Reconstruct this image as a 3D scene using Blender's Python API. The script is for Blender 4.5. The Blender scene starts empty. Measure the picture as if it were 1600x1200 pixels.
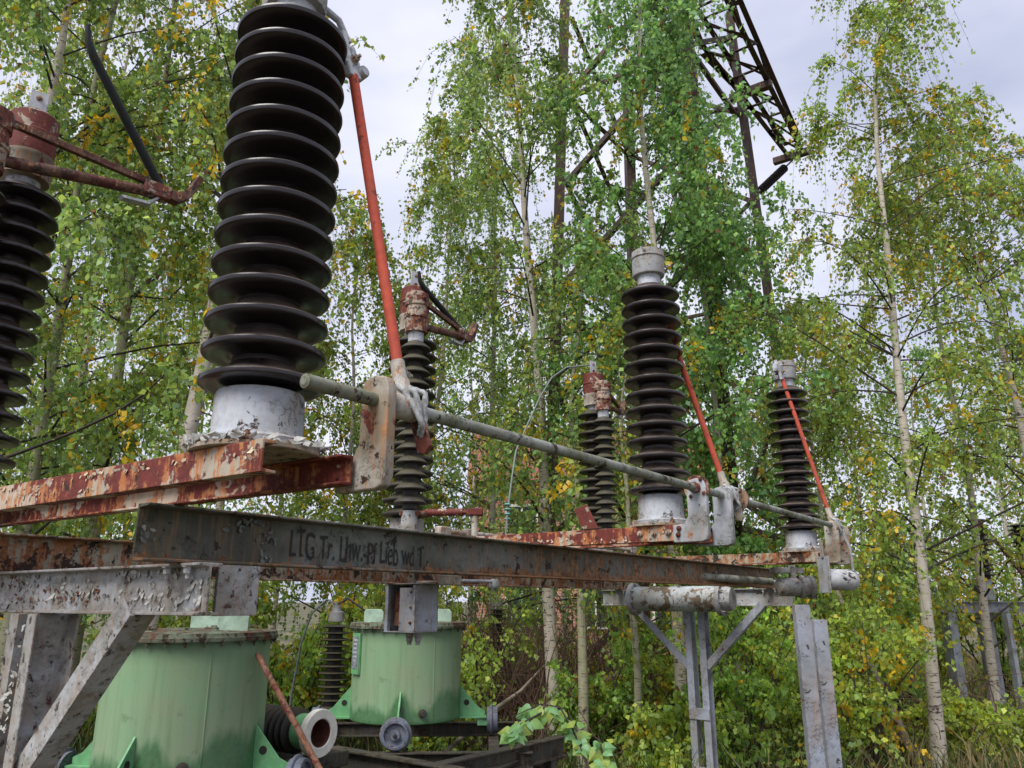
import bpy, math, random
import numpy as np
from mathutils import Vector

# ------------------------------------------------------------------ camera, sky, sun, exposure
scene = bpy.context.scene
COL = scene.collection
CAM_H = 1.65
PITCH = math.radians(15.8)
cp, sp = math.cos(PITCH), math.sin(PITCH)
cam_d = bpy.data.cameras.new('camera')
cam = bpy.data.objects.new('camera', cam_d)
COL.objects.link(cam)
cam.location = (0, 0, CAM_H)
cam.rotation_euler = (math.radians(90) + PITCH, 0, 0)
cam_d.sensor_width = 36
cam_d.lens = 27.0
cam_d.clip_start = 0.05
cam_d.clip_end = 2000
scene.camera = cam

SUN_EL, SUN_AZ = math.radians(52), math.radians(215)     # azimuth clockwise from +Y
world = bpy.data.worlds.new('World')
scene.world = world
world.use_nodes = True
wn = world.node_tree
wn.nodes.clear()
w_out = wn.nodes.new('ShaderNodeOutputWorld')
w_sky = wn.nodes.new('ShaderNodeTexSky')
w_sky.sky_type = 'NISHITA'
w_sky.sun_disc = False
w_sky.sun_elevation = SUN_EL
w_sky.sun_rotation = SUN_AZ
w_b1 = wn.nodes.new('ShaderNodeBackground')
w_b1.inputs[1].default_value = 0.05
wn.links.new(w_sky.outputs[0], w_b1.inputs[0])
w_tc = wn.nodes.new('ShaderNodeTexCoord')
w_map = wn.nodes.new('ShaderNodeMapping')
w_map.inputs['Scale'].default_value = (1.4, 1.4, 3.2)
wn.links.new(w_tc.outputs['Generated'], w_map.inputs[0])
w_no = wn.nodes.new('ShaderNodeTexNoise')
w_no.inputs['Scale'].default_value = 1.6
w_no.inputs['Detail'].default_value = 5
w_no.inputs['Roughness'].default_value = 0.5
wn.links.new(w_map.outputs[0], w_no.inputs[0])
w_cr = wn.nodes.new('ShaderNodeValToRGB')
w_cr.color_ramp.elements[0].position = 0.3
w_cr.color_ramp.elements[0].color = (0.42, 0.455, 0.61, 1)
w_cr.color_ramp.elements[1].position = 0.72
w_cr.color_ramp.elements[1].color = (0.88, 0.89, 1.0, 1)
wn.links.new(w_no.outputs[0], w_cr.inputs[0])
w_b2 = wn.nodes.new('ShaderNodeBackground')
w_b2.inputs[1].default_value = 0.45
wn.links.new(w_cr.outputs[0], w_b2.inputs[0])
w_mix = wn.nodes.new('ShaderNodeMixShader')
w_mix.inputs[0].default_value = 0.93
wn.links.new(w_b1.outputs[0], w_mix.inputs[1])
wn.links.new(w_b2.outputs[0], w_mix.inputs[2])
wn.links.new(w_mix.outputs[0], w_out.inputs[0])

sun_d = bpy.data.lights.new('sun', 'SUN')
sun_d.energy = 1.5
sun_d.angle = math.radians(35)
sun_d.color = (1.0, 0.97, 0.92)
sun = bpy.data.objects.new('sun', sun_d)
COL.objects.link(sun)
sdir = Vector((math.sin(SUN_AZ) * math.cos(SUN_EL), math.cos(SUN_AZ) * math.cos(SUN_EL), math.sin(SUN_EL)))
sun.rotation_euler = sdir.to_track_quat('Z', 'Y').to_euler()
sun.location = sdir * 40

scene.view_settings.view_transform = 'Standard'
scene.view_settings.look = 'None'
scene.view_settings.exposure = 1.52
scene.view_settings.gamma = 1.0

# ------------------------------------------------------------------ coordinates
def V(*a):
    return np.array(a, float)

def ray(px, py):
    x, y = (px - 800) / 1200, (600 - py) / 1200
    return V(x, cp - y * sp, sp + y * cp)

def at_fwd(px, py, fwd):                 # the point of a pixel's ray at a distance along the ground
    d = ray(px, py)
    return V(0, 0, CAM_H) + d * (fwd / d[1])

def ground_x(px, fwd):
    return (px - 800) / 1200 / 1.039 * fwd

U = V(0.578, 0.816, 0)
U /= np.linalg.norm(U)
VV = V(-U[1], U[0], 0)
Z = V(0, 0, 1)
X, Y = V(1, 0, 0), V(0, 1, 0)
O = V(-0.617, 1.823, 0)

def P(u, v, h):                          # along the frame, across it, height above the lens
    return O + U * u + VV * v + Z * (CAM_H + h)

def unit(a):
    return a / np.linalg.norm(a)

def frame(axis):
    axis = unit(axis)
    ref = Z if abs(axis[2]) < 0.9 else X
    a = unit(np.cross(ref, axis))
    return a, np.cross(axis, a), axis

# ------------------------------------------------------------------ mesh helpers
class MB:
    def __init__(self):
        self.v, self.f = [], []

    def add(self, vs, fs):
        o = len(self.v)
        self.v.extend([tuple(map(float, p)) for p in vs])
        self.f.extend([tuple(i + o for i in f) for f in fs])
        return self

    def box(self, c, A, B, C, a, b, h):
        A, B, C = A * a, B * b, C * h
        vs = [c + A * i + B * j + C * k for k in (-1, 1) for j in (-1, 1) for i in (-1, 1)]
        return self.add(vs, [(0, 2, 3, 1), (4, 5, 7, 6), (0, 1, 5, 4), (2, 6, 7, 3), (0, 4, 6, 2), (1, 3, 7, 5)])

    def prism(self, prof, o, A, B, L, n=1):
        k = len(prof)
        vs, fs = [], []
        for s in range(n + 1):
            vs += [o + A * p[0] + B * p[1] + L * (s / n) for p in prof]
        for s in range(n):
            fs += [(s * k + i, s * k + (i + 1) % k, (s + 1) * k + (i + 1) % k, (s + 1) * k + i) for i in range(k)]
        fs += [tuple(range(k - 1, -1, -1)), tuple(range(n * k, n * k + k))]
        if np.dot(np.cross(A, B), L) < 0:
            fs = [f[::-1] for f in fs]
        return self.add(vs, fs)

    def tube(self, pts, rad, n=12):
        pts = [np.asarray(p, float) for p in pts]
        if not hasattr(rad, '__len__'):
            rad = [rad] * len(pts)
        vs, fs = [], []
        a = None
        for i, p in enumerate(pts):
            t = unit(pts[min(i + 1, len(pts) - 1)] - pts[max(i - 1, 0)])
            if a is None:
                a, b, _ = frame(t)
            else:
                a = unit(a - t * np.dot(a, t))
                b = np.cross(t, a)
            vs += [p + (a * math.cos(2 * math.pi * k / n) + b * math.sin(2 * math.pi * k / n)) * rad[i] for k in range(n)]
        for i in range(len(pts) - 1):
            fs += [(i * n + k, i * n + (k + 1) % n, (i + 1) * n + (k + 1) % n, (i + 1) * n + k) for k in range(n)]
        m = (len(pts) - 1) * n
        fs += [tuple(range(n - 1, -1, -1)), tuple(range(m, m + n))]
        return self.add(vs, fs)

    def lathe(self, prof, o, axis=Z, n=32, cap0=True, cap1=True):
        a, b, c = frame(axis)
        vs, fs = [], []
        for r, z in prof:
            vs += [o + c * z + (a * math.cos(2 * math.pi * k / n) + b * math.sin(2 * math.pi * k / n)) * r for k in range(n)]
        for i in range(len(prof) - 1):
            fs += [(i * n + k, i * n + (k + 1) % n, (i + 1) * n + (k + 1) % n, (i + 1) * n + k) for k in range(n)]
        m = (len(prof) - 1) * n
        if cap0:
            fs.append(tuple(range(n - 1, -1, -1)))
        if cap1:
            fs.append(tuple(range(m, m + n)))
        return self.add(vs, fs)

    def bolt(self, p, axis, r=0.011, h=0.012):
        self.lathe([(r * 1.35, 0), (r * 1.35, 0.003)], p, axis, 12)
        self.lathe([(r, 0.003), (r, h)], p, axis, 6)
        return self.lathe([(r * .5, h), (r * .5, h * 1.7)], p, axis, 8)

OFF = {}

def empty(name, loc, label, cat, group=None, kind=None):
    o = bpy.data.objects.new(name, None)
    o.empty_display_size = 0.1
    COL.objects.link(o)
    o.location = tuple(loc)
    OFF[o.name] = np.asarray(loc, float)
    tag(o, label, cat, group, kind)
    return o

def tag(o, label=None, cat=None, group=None, kind=None):
    for k, val in (('label', label), ('category', cat), ('group', group), ('kind', kind)):
        if val:
            o[k] = val
    return o

def obj(name, mb, mat, parent=None, bevel=0.0, smooth=35, label=None, cat=None, group=None, kind=None):
    vs = np.array(mb.v)
    if parent is None:
        off = V((vs[:, 0].min() + vs[:, 0].max()) / 2, (vs[:, 1].min() + vs[:, 1].max()) / 2, vs[:, 2].min())
    else:
        off = OFF[parent.name]
    me = bpy.data.meshes.new(name)
    me.from_pydata([tuple(p) for p in vs - off], [], mb.f)
    me.materials.append(mat)
    me.polygons.foreach_set('use_smooth', [True] * len(me.polygons))
    me.set_sharp_from_angle(angle=math.radians(smooth))
    o = bpy.data.objects.new(name, me)
    COL.objects.link(o)
    OFF[o.name] = off
    if parent is None:
        o.location = tuple(off)
    else:
        o.parent = parent
    if bevel:
        m = o.modifiers.new('bevel', 'BEVEL')
        m.width = bevel
        m.segments = 2
        m.limit_method = 'ANGLE'
        m.angle_limit = math.radians(40)
    tag(o, label, cat, group, kind)
    return o

def np_mesh(name, verts, quads, mat, off, col=None, smooth=False):
    me = bpy.data.meshes.new(name)
    verts = (verts - off).astype(np.float32)
    k = quads.shape[1]
    me.vertices.add(len(verts))
    me.vertices.foreach_set('co', verts.ravel())
    me.loops.add(quads.size)
    me.loops.foreach_set('vertex_index', quads.astype(np.int32).ravel())
    me.polygons.add(len(quads))
    me.polygons.foreach_set('loop_start', np.arange(0, quads.size, k, dtype=np.int32))
    me.polygons.foreach_set('loop_total', np.full(len(quads), k, dtype=np.int32))
    if smooth:
        me.polygons.foreach_set('use_smooth', np.ones(len(quads), bool))
    me.materials.append(mat)
    if col is not None:
        at = me.color_attributes.new('leafcol', 'FLOAT_COLOR', 'POINT')
        at.data.foreach_set('color', col.astype(np.float32).ravel())
    me.update(calc_edges=True)
    return me

def np_tubes(Pt, R, sides):
    """Pt (N,K,3) polylines, R (N,K) radii."""
    N, K, _ = Pt.shape
    T = np.empty_like(Pt)
    T[:, 1:-1] = Pt[:, 2:] - Pt[:, :-2]
    T[:, 0] = Pt[:, 1] - Pt[:, 0]
    T[:, -1] = Pt[:, -1] - Pt[:, -2]
    T /= np.linalg.norm(T, axis=2, keepdims=True) + 1e-9
    ref = np.where(np.abs(T[..., 2:3]) < 0.8, V(0, 0, 1), V(1, 0, 0))
    A = np.cross(ref, T)
    A /= np.linalg.norm(A, axis=2, keepdims=True) + 1e-9
    B = np.cross(T, A)
    an = np.arange(sides) * 2 * np.pi / sides
    vs = Pt[:, :, None, :] + R[:, :, None, None] * (A[:, :, None, :] * np.cos(an)[None, None, :, None] + B[:, :, None, :] * np.sin(an)[None, None, :, None])
    idx = np.arange(N * K * sides).reshape(N, K, sides)
    nx = np.roll(idx, -1, axis=2)
    q = np.stack([idx[:, :-1], nx[:, :-1], nx[:, 1:], idx[:, 1:]], axis=-1).reshape(-1, 4)
    return vs.reshape(-1, 3), q

def channel(h, b, t):
    return [(0, 0), (b, 0), (b, t), (t, t * 1.4), (t, h - t * 1.4), (b, h - t), (b, h), (0, h)]

def i_prof(h, b, t):
    w = b / 2
    return [(-w, 0), (w, 0), (w, t), (t / 2, t * 1.4), (t / 2, h - t * 1.4), (w, h - t), (w, h), (-w, h), (-w, h - t), (-t / 2, h - t * 1.4), (-t / 2, t * 1.4), (-w, t)]

# ------------------------------------------------------------------ materials
def new_mat(name):
    m = bpy.data.materials.new(name)
    m.use_nodes = True
    nt = m.node_tree
    b = nt.nodes['Principled BSDF']
    return m, nt, b

class NT:
    def __init__(self, nt):
        self.t = nt
        self.tc = nt.nodes.new('ShaderNodeTexCoord')

    def link(self, a, b):
        self.t.links.new(a, b)

    def noise(self, scale, detail=6, rough=0.6, sc=(1, 1, 1), loc=(0, 0, 0), dist=0.0):
        mp = self.t.nodes.new('ShaderNodeMapping')
        mp.inputs['Scale'].default_value = sc
        mp.inputs['Location'].default_value = loc
        self.link(self.tc.outputs['Object'], mp.inputs[0])
        n = self.t.nodes.new('ShaderNodeTexNoise')
        n.inputs['Scale'].default_value = scale
        n.inputs['Detail'].default_value = detail
        n.inputs['Roughness'].default_value = rough
        n.inputs['Distortion'].default_value = dist
        self.link(mp.outputs[0], n.inputs[0])
        return n.outputs[0]

    def rng(self, x, a, b, c=0.0, d=1.0):
        n = self.t.nodes.new('ShaderNodeMapRange')
        n.inputs[1].default_value, n.inputs[2].default_value = a, b
        n.inputs[3].default_value, n.inputs[4].default_value = c, d
        self.link(x, n.inputs[0])
        return n.outputs[0]

    def math(self, op, a, b):
        n = self.t.nodes.new('ShaderNodeMath')
        n.operation = op
        for i, s in enumerate((a, b)):
            if hasattr(s, 'is_linked'):
                self.link(s, n.inputs[i])
            else:
                n.inputs[i].default_value = s
        return n.outputs[0]

    def mix(self, f, a, b):
        n = self.t.nodes.new('ShaderNodeMix')
        n.data_type = 'RGBA'
        for i, s in ((0, f), (6, a), (7, b)):
            if hasattr(s, 'is_linked'):
                self.link(s, n.inputs[i])
            elif i == 0:
                n.inputs[0].default_value = s
            else:
                n.inputs[i].default_value = (*s, 1)
        return n.outputs[2]

    def bump(self, h, bsdf, strength=0.5, dist=0.004):
        n = self.t.nodes.new('ShaderNodeBump')
        n.inputs['Strength'].default_value = strength
        n.inputs['Distance'].default_value = dist
        self.link(h, n.inputs['Height'])
        self.link(n.outputs[0], bsdf.inputs['Normal'])

    def sep(self, which='Normal'):
        s = self.t.nodes.new('ShaderNodeSeparateXYZ')
        self.link(self.tc.outputs[which], s.inputs[0])
        return s.outputs

def peel(name, paint, primer=(0.16, 0.032, 0.022), rust=(0.26, 0.10, 0.035), dark=(0.035, 0.02, 0.014),
         primer_amt=0.3, rust_amt=0.25, dark_amt=0.15, streak=0.5, rust2=(0.40, 0.20, 0.09), scale=7.0, seed=0, dirt=(0.12, 0.12, 0.09), dirt_amt=0.5, grad=None, stain=(0.42, 0.19, 0.085), crackle=0.7, edge=0.75, low=None):
    m, nt, b = new_mat(name)
    n = NT(nt)
    lo = (seed * 1.7, seed * 2.3, seed * 0.9)
    big = n.noise(scale * 0.35, 4, 0.6, loc=lo)
    mid = n.noise(scale, 9, 0.66, loc=lo, dist=0.4)
    fine = n.noise(scale * 4.5, 8, 0.65, loc=lo)
    st = n.noise(scale * 1.2, 6, 0.6, sc=(6, 6, 0.5), loc=lo)
    # weathered paint
    col = n.mix(n.rng(big, 0.42, 0.62, 0, dirt_amt), paint, dirt)
    col = n.mix(n.rng(mid, 0.47, 0.66, 0, dirt_amt * 0.75), col, tuple(c * 0.8 for c in dirt))
    col = n.mix(n.rng(fine, 0.45, 0.72, 0, 0.5), col, tuple(c * 0.5 for c in paint))
    # old paint cracked into scales
    vo = nt.nodes.new('ShaderNodeTexVoronoi')
    vo.feature = 'DISTANCE_TO_EDGE'
    vo.inputs['Scale'].default_value = scale * 4.2
    vmp = nt.nodes.new('ShaderNodeMix')
    vmp.data_type = 'VECTOR'
    vmp.inputs[0].default_value = 0.06
    n.link(n.tc.outputs['Object'], vmp.inputs[4])
    nv = nt.nodes.new('ShaderNodeTexNoise')
    nv.inputs['Scale'].default_value = scale * 3
    n.link(n.tc.outputs['Object'], nv.inputs[0])
    n.link(nv.outputs['Color'], vmp.inputs[5])
    n.link(vmp.outputs[1], vo.inputs['Vector'])
    crack = n.math('MULTIPLY', n.rng(vo.outputs['Distance'], 0.03, 0.06, 1, 0), n.rng(mid, 0.50, 0.60, 0, crackle))
    col = n.mix(crack, col, tuple(c * 0.35 for c in dirt))
    stm = n.math('MULTIPLY', n.rng(st, 0.50, 0.66), n.rng(big, 0.35, 0.6, streak * 0.5, streak))
    col = n.mix(stm, col, stain)
    comb = n.math('ADD', n.math('MULTIPLY', mid, 0.72), n.math('MULTIPLY', big, 0.28))
    tp = 0.5 + (0.5 - primer_amt) * 0.32
    mp = n.rng(comb, tp, tp + 0.012)
    col = n.mix(mp, col, n.mix(n.rng(fine, 0.35, 0.65), primer, tuple(c * 0.6 for c in primer)))
    rust_n = n.math('ADD', n.math('MULTIPLY', n.noise(scale * 2.2, 9, 0.7, loc=(lo[0] + 5, lo[1], lo[2])), 0.6), n.math('MULTIPLY', st, 0.4))
    if grad:                             # more rust towards one end of the beam
        o3 = n.sep('Object')
        along = n.math('ADD', n.math('MULTIPLY', o3[0], 0.578), n.math('MULTIPLY', o3[1], 0.816))
        rust_n = n.math('ADD', rust_n, n.rng(along, grad[0], grad[1], 0.0, grad[2]))
    if low:                              # water stands in the bottom flange
        rust_n = n.math('ADD', rust_n, n.rng(n.sep('Object')[2], low[0], low[1], 0.0, low[2]))
    tr = 0.5 + (0.5 - rust_amt) * 0.30
    mr = n.rng(rust_n, tr, tr + 0.05)
    col = n.mix(mr, col, n.mix(n.rng(fine, 0.38, 0.62), rust, rust2))
    td = 0.5 + (0.5 - dark_amt) * 0.30
    md = n.rng(n.noise(scale * 1.6, 10, 0.72, loc=(lo[0], lo[1] + 9, lo[2])), td, td + 0.02)
    col = n.mix(md, col, dark)
    # bare rusty edges where the coat has worn through
    bv = nt.nodes.new('ShaderNodeBevel')
    bv.samples = 3
    bv.inputs['Radius'].default_value = 0.007
    gm = nt.nodes.new('ShaderNodeNewGeometry')
    dt = nt.nodes.new('ShaderNodeVectorMath')
    dt.operation = 'DOT_PRODUCT'
    n.link(bv.outputs[0], dt.inputs[0])
    n.link(gm.outputs['Normal'], dt.inputs[1])
    em = n.math('MULTIPLY', n.rng(dt.outputs['Value'], 0.985, 0.90), n.rng(fine, 0.42, 0.56, 0, edge))
    col = n.mix(em, col, n.mix(n.rng(mid, 0.42, 0.6), rust, dark))
    n.link(col, b.inputs['Base Color'])
    b.inputs['Roughness'].default_value = 0.72
    b.inputs['Specular IOR Level'].default_value = 0.35
    chip = n.math('SUBTRACT', n.math('MULTIPLY', fine, 0.5), n.math('ADD', n.math('ADD', mp, crack), n.math('MULTIPLY', md, 0.8)))
    n.bump(chip, b, 0.7, 0.0025)
    return m

GREY = (0.50, 0.53, 0.60)
M = {}
M['grey'] = peel('grey_paint', (0.39, 0.415, 0.455), primer=(0.16, 0.06, 0.04), primer_amt=0.10, rust_amt=0.14, dark_amt=0.13, streak=0.3, scale=9, seed=1, dirt=(0.24, 0.22, 0.16), dirt_amt=0.7)
M['grey_clean'] = peel('clean_grey_paint', (0.35, 0.385, 0.455), primer_amt=0.03, rust_amt=0.10, dark_amt=0.10, streak=0.35, scale=8, seed=2, dirt=(0.22, 0.22, 0.20), dirt_amt=0.65)
M['grey_peel'] = peel('flaking_grey_paint', (0.38, 0.395, 0.41), primer=(0.15, 0.075, 0.055), dark=(0.07, 0.05, 0.04), primer_amt=0.16, rust_amt=0.20, dark_amt=0.21, streak=0.4, scale=19, seed=3, dirt=(0.21, 0.185, 0.13), dirt_amt=0.7)
M['beam'] = peel('lettered_beam_paint', (0.165, 0.18, 0.16), primer=(0.05, 0.022, 0.015), rust=(0.12, 0.045, 0.018), rust2=(0.30, 0.16, 0.07), primer_amt=0.06, rust_amt=0.14, dark_amt=0.20, streak=0.75, scale=8, seed=4, dirt=(0.06, 0.06, 0.04), dirt_amt=0.95, grad=(-1.8, -0.4, 0.13), low=(1.805, 1.768, 0.11), stain=(0.20, 0.12, 0.06))
M['rust_beam'] = peel('rusty_beam_paint', (0.36, 0.33, 0.25), primer=(0.09, 0.026, 0.016), rust=(0.20, 0.07, 0.025), rust2=(0.34, 0.15, 0.06), primer_amt=0.40, rust_amt=0.58, dark_amt=0.36, streak=0.9, scale=7, seed=5)
M['red_base'] = peel('red_primer_base', (0.47, 0.40, 0.32), primer=(0.165, 0.03, 0.022), rust=(0.36, 0.12, 0.04), rust2=(0.44, 0.20, 0.08), primer_amt=0.55, rust_amt=0.47, dark_amt=0.10, streak=1.0, scale=6, seed=6, dirt_amt=0.3, stain=(0.44, 0.17, 0.06))
M['rust_head'] = peel('rusty_head', (0.36, 0.30, 0.24), primer=(0.17, 0.045, 0.03), rust=(0.26, 0.11, 0.05), primer_amt=0.55, rust_amt=0.40, dark_amt=0.30, streak=0.6, scale=14, seed=7)
M['red_cap'] = peel('red_cap', (0.36, 0.29, 0.23), primer=(0.16, 0.033, 0.024), rust=(0.26, 0.10, 0.045), primer_amt=0.72, rust_amt=0.22, dark_amt=0.18, streak=0.3, scale=12, seed=8)
M['shaft'] = peel('mossy_shaft', (0.30, 0.32, 0.29), primer_amt=0.0, rust_amt=0.10, dark_amt=0.20, streak=0.2, scale=14, seed=9, dirt=(0.10, 0.11, 0.05), dirt_amt=0.8)
M['rod'] = peel('orange_red_rod', (0.52, 0.085, 0.045), primer=(0.36, 0.06, 0.035), rust=(0.45, 0.13, 0.07), dark=(0.20, 0.045, 0.03), primer_amt=0.22, rust_amt=0.12, dark_amt=0.14, streak=0.0, scale=13, seed=10, dirt=(0.34, 0.07, 0.045), dirt_amt=0.7, crackle=0.0, edge=0.0)
M['bracket'] = peel('stained_bracket', (0.43, 0.41, 0.365), primer_amt=0.12, rust_amt=0.30, dark_amt=0.18, streak=0.7, scale=13, seed=11, dirt=(0.19, 0.145, 0.085), dirt_amt=0.85)
M['dark_blade'] = peel('dark_blade', (0.016, 0.017, 0.018), primer=(0.014, 0.011, 0.01), rust=(0.05, 0.03, 0.02), primer_amt=0.2, rust_amt=0.04, dark_amt=0.1, streak=0.0, scale=12, seed=12, dirt=(0.022, 0.025, 0.025), crackle=0.0, edge=0.0)
M['rust_arm'] = peel('rusty_arm', (0.11, 0.045, 0.03), primer=(0.10, 0.028, 0.02), rust=(0.20, 0.08, 0.035), primer_amt=0.5, rust_amt=0.35, dark_amt=0.3, streak=0.3, scale=14, seed=13)
M['alu'] = peel('aluminium', (0.50, 0.52, 0.56), primer_amt=0.0, rust_amt=0.02, dark_amt=0.05, streak=0.05, scale=20, seed=14, dirt_amt=0.3)
M['tower'] = peel('brown_tower_steel', (0.06, 0.036, 0.029), primer=(0.06, 0.03, 0.02), rust=(0.12, 0.06, 0.035), primer_amt=0.3, rust_amt=0.2, dark_amt=0.2, streak=0.2, scale=4, seed=15, dirt=(0.05, 0.04, 0.035), crackle=0.0, edge=0.0)
M['dark_steel'] = peel('dark_tarry_steel', (0.05, 0.047, 0.042), primer=(0.05, 0.03, 0.02), rust=(0.10, 0.06, 0.035), primer_amt=0.2, rust_amt=0.12, dark_amt=0.3, streak=0.2, scale=6, seed=16, dirt=(0.07, 0.075, 0.045))
M['wheel'] = peel('blue_grey_wheel', (0.16, 0.19, 0.25), primer_amt=0.0, rust_amt=0.05, dark_amt=0.12, streak=0.1, scale=16, seed=17, dirt=(0.07, 0.07, 0.07))
M['rust_bar'] = peel('brown_rust', (0.20, 0.08, 0.045), primer_amt=0.4, rust_amt=0.35, dark_amt=0.2, streak=0.0, scale=20, seed=18)
M['cylinder'] = peel('mossy_cylinder', (0.46, 0.50, 0.54), primer=(0.17, 0.13, 0.09), rust=(0.13, 0.09, 0.05), primer_amt=0.40, rust_amt=0.35, dark_amt=0.15, streak=0.3, scale=8, seed=19, dirt=(0.2, 0.19, 0.11), dirt_amt=0.6)
M['lid'] = peel('dirty_lid', (0.16, 0.20, 0.14), primer=(0.16, 0.06, 0.03), rust=(0.16, 0.08, 0.04), primer_amt=0.35, rust_amt=0.3, dark_amt=0.35, streak=0.0, scale=14, seed=20, dirt=(0.09, 0.08, 0.05), dirt_amt=0.9)

M['weight'] = peel('white_worn_weight', (0.52, 0.53, 0.55), primer=(0.07, 0.055, 0.045), dark=(0.05, 0.04, 0.035), primer_amt=0.38, rust_amt=0.10, dark_amt=0.18, streak=0.2, scale=7, seed=31)
def tank_mat():
    m, nt, b = new_mat('green_tank_paint')
    n = NT(nt)
    big = n.noise(2.2, 5, 0.6)
    wav = n.noise(4.0, 4, 0.55, sc=(1, 1, 0.25))
    st = n.noise(5.0, 5, 0.6, sc=(5, 5, 0.25))
    fine = n.noise(40, 6, 0.6)
    z = n.sep('Object')[2]
    col = n.mix(n.rng(big, 0.35, 0.68), (0.185, 0.315, 0.17), (0.225, 0.28, 0.165))
    col = n.mix(n.rng(st, 0.48, 0.72, 0, 0.6), col, (0.12, 0.185, 0.095))
    col = n.mix(n.rng(n.noise(9, 9, 0.7, loc=(4, 1, 2)), 0.60, 0.66, 0, 0.6), col, (0.10, 0.15, 0.08))
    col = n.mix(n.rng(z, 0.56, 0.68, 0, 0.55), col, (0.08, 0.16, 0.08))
    col = n.mix(n.rng(fine, 0.62, 0.72, 0, 0.3), col, (0.12, 0.2, 0.1))
    wet = n.rng(n.math('SUBTRACT', n.math('MULTIPLY', wav, 0.55), z), 0.105, 0.165)   # oily damp with a ragged upper edge
    col = n.mix(n.math('MULTIPLY', wet, 0.85), col, n.mix(n.rng(fine, 0.4, 0.7), (0.045, 0.15, 0.05), (0.03, 0.085, 0.035)))
    n.link(col, b.inputs['Base Color'])
    n.link(n.rng(wet, 0, 1, 0.48, 0.35), b.inputs['Roughness'])
    n.bump(fine, b, 0.15, 0.002)
    return m
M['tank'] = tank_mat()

def flat(name, col, rough=0.6, var=0.25, scale=20, bump=0.2, metallic=0.0):
    m, nt, b = new_mat(name)
    n = NT(nt)
    a = n.noise(scale, 7, 0.65)
    n.link(n.mix(n.rng(a, 0.3, 0.72), tuple(c * (1 - var) for c in col), tuple(min(1, c * (1 + var)) for c in col)), b.inputs['Base Color'])
    b.inputs['Roughness'].default_value = rough
    b.inputs['Metallic'].default_value = metallic
    n.bump(a, b, bump, 0.003)
    return m
M['green'] = flat('green_paint', (0.13, 0.33, 0.15), 0.5)
M['pale_green'] = flat('pale_green_paint', (0.30, 0.41, 0.32), 0.6, 0.35, 14)
M['white'] = flat('white_enamel', (0.68, 0.66, 0.60), 0.45, 0.15)
M['bore'] = flat('rust_bore', (0.10, 0.035, 0.02), 0.8, 0.5)
M['cable'] = flat('black_cable', (0.02, 0.02, 0.02), 0.6)
M['wire'] = flat('weathered_wire', (0.15, 0.17, 0.16), 0.6)
M['teal'] = flat('teal_strap', (0.12, 0.30, 0.25), 0.7)
M['strap'] = flat('braided_strap', (0.36, 0.37, 0.37), 0.6, 0.6, 60, 0.8)
M['letter'] = peel('worn_lettering', (0.022, 0.02, 0.02), primer=(0.09, 0.08, 0.06), rust=(0.13, 0.08, 0.04), primer_amt=0.16, rust_amt=0.06, dark_amt=0.0, streak=0.0, scale=16, seed=21, dirt=(0.05, 0.045, 0.035), dirt_amt=0.5, crackle=0.0, edge=0.0)
M['plate'] = flat('nameplate', (0.20, 0.21, 0.25), 0.4, 0.7, 45)
M['hole_shade'] = flat('painted_hole_shade', (0.02, 0.017, 0.015), 0.9)

def porcelain(name, base, dirt, amt, rough=0.28):
    m, nt, b = new_mat(name)
    n = NT(nt)
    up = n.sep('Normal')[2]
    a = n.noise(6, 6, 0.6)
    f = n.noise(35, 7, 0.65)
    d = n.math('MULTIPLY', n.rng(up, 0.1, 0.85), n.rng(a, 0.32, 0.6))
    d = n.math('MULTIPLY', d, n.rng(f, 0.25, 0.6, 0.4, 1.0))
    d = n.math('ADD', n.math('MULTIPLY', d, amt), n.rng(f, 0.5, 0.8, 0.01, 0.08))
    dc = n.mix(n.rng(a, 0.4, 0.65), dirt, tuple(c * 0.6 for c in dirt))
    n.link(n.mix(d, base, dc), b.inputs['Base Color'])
    n.link(n.rng(d, 0, 0.7, rough, 0.85), b.inputs['Roughness'])
    n.bump(f, b, 0.1, 0.001)
    return m
M['porcelain'] = porcelain('dark_brown_porcelain', (0.009, 0.006, 0.007), (0.17, 0.125, 0.095), 0.95, 0.22)  # grime on upward faces, its pinkish brown also paints in the rim highlights
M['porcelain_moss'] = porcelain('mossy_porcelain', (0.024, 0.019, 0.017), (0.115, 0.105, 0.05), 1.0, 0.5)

def leaf_mat():
    m, nt, b = new_mat('leaf')
    at = nt.nodes.new('ShaderNodeAttribute')
    at.attribute_name = 'leafcol'
    nt.links.new(at.outputs['Color'], b.inputs['Base Color'])
    b.inputs['Roughness'].default_value = 0.42
    b.inputs['Specular IOR Level'].default_value = 0.45
    tr = nt.nodes.new('ShaderNodeBsdfTranslucent')
    hs = nt.nodes.new('ShaderNodeHueSaturation')
    hs.inputs['Hue'].default_value = 0.485
    hs.inputs['Saturation'].default_value = 1.04
    hs.inputs['Value'].default_value = 1.3
    nt.links.new(at.outputs['Color'], hs.inputs['Color'])
    nt.links.new(hs.outputs[0], tr.inputs[0])
    mx = nt.nodes.new('ShaderNodeMixShader')
    mx.inputs[0].default_value = 0.53
    nt.links.new(b.outputs[0], mx.inputs[1])
    nt.links.new(tr.outputs[0], mx.inputs[2])
    nt.links.new(mx.outputs[0], nt.nodes['Material Output'].inputs[0])
    return m
M['leaf'] = leaf_mat()

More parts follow.
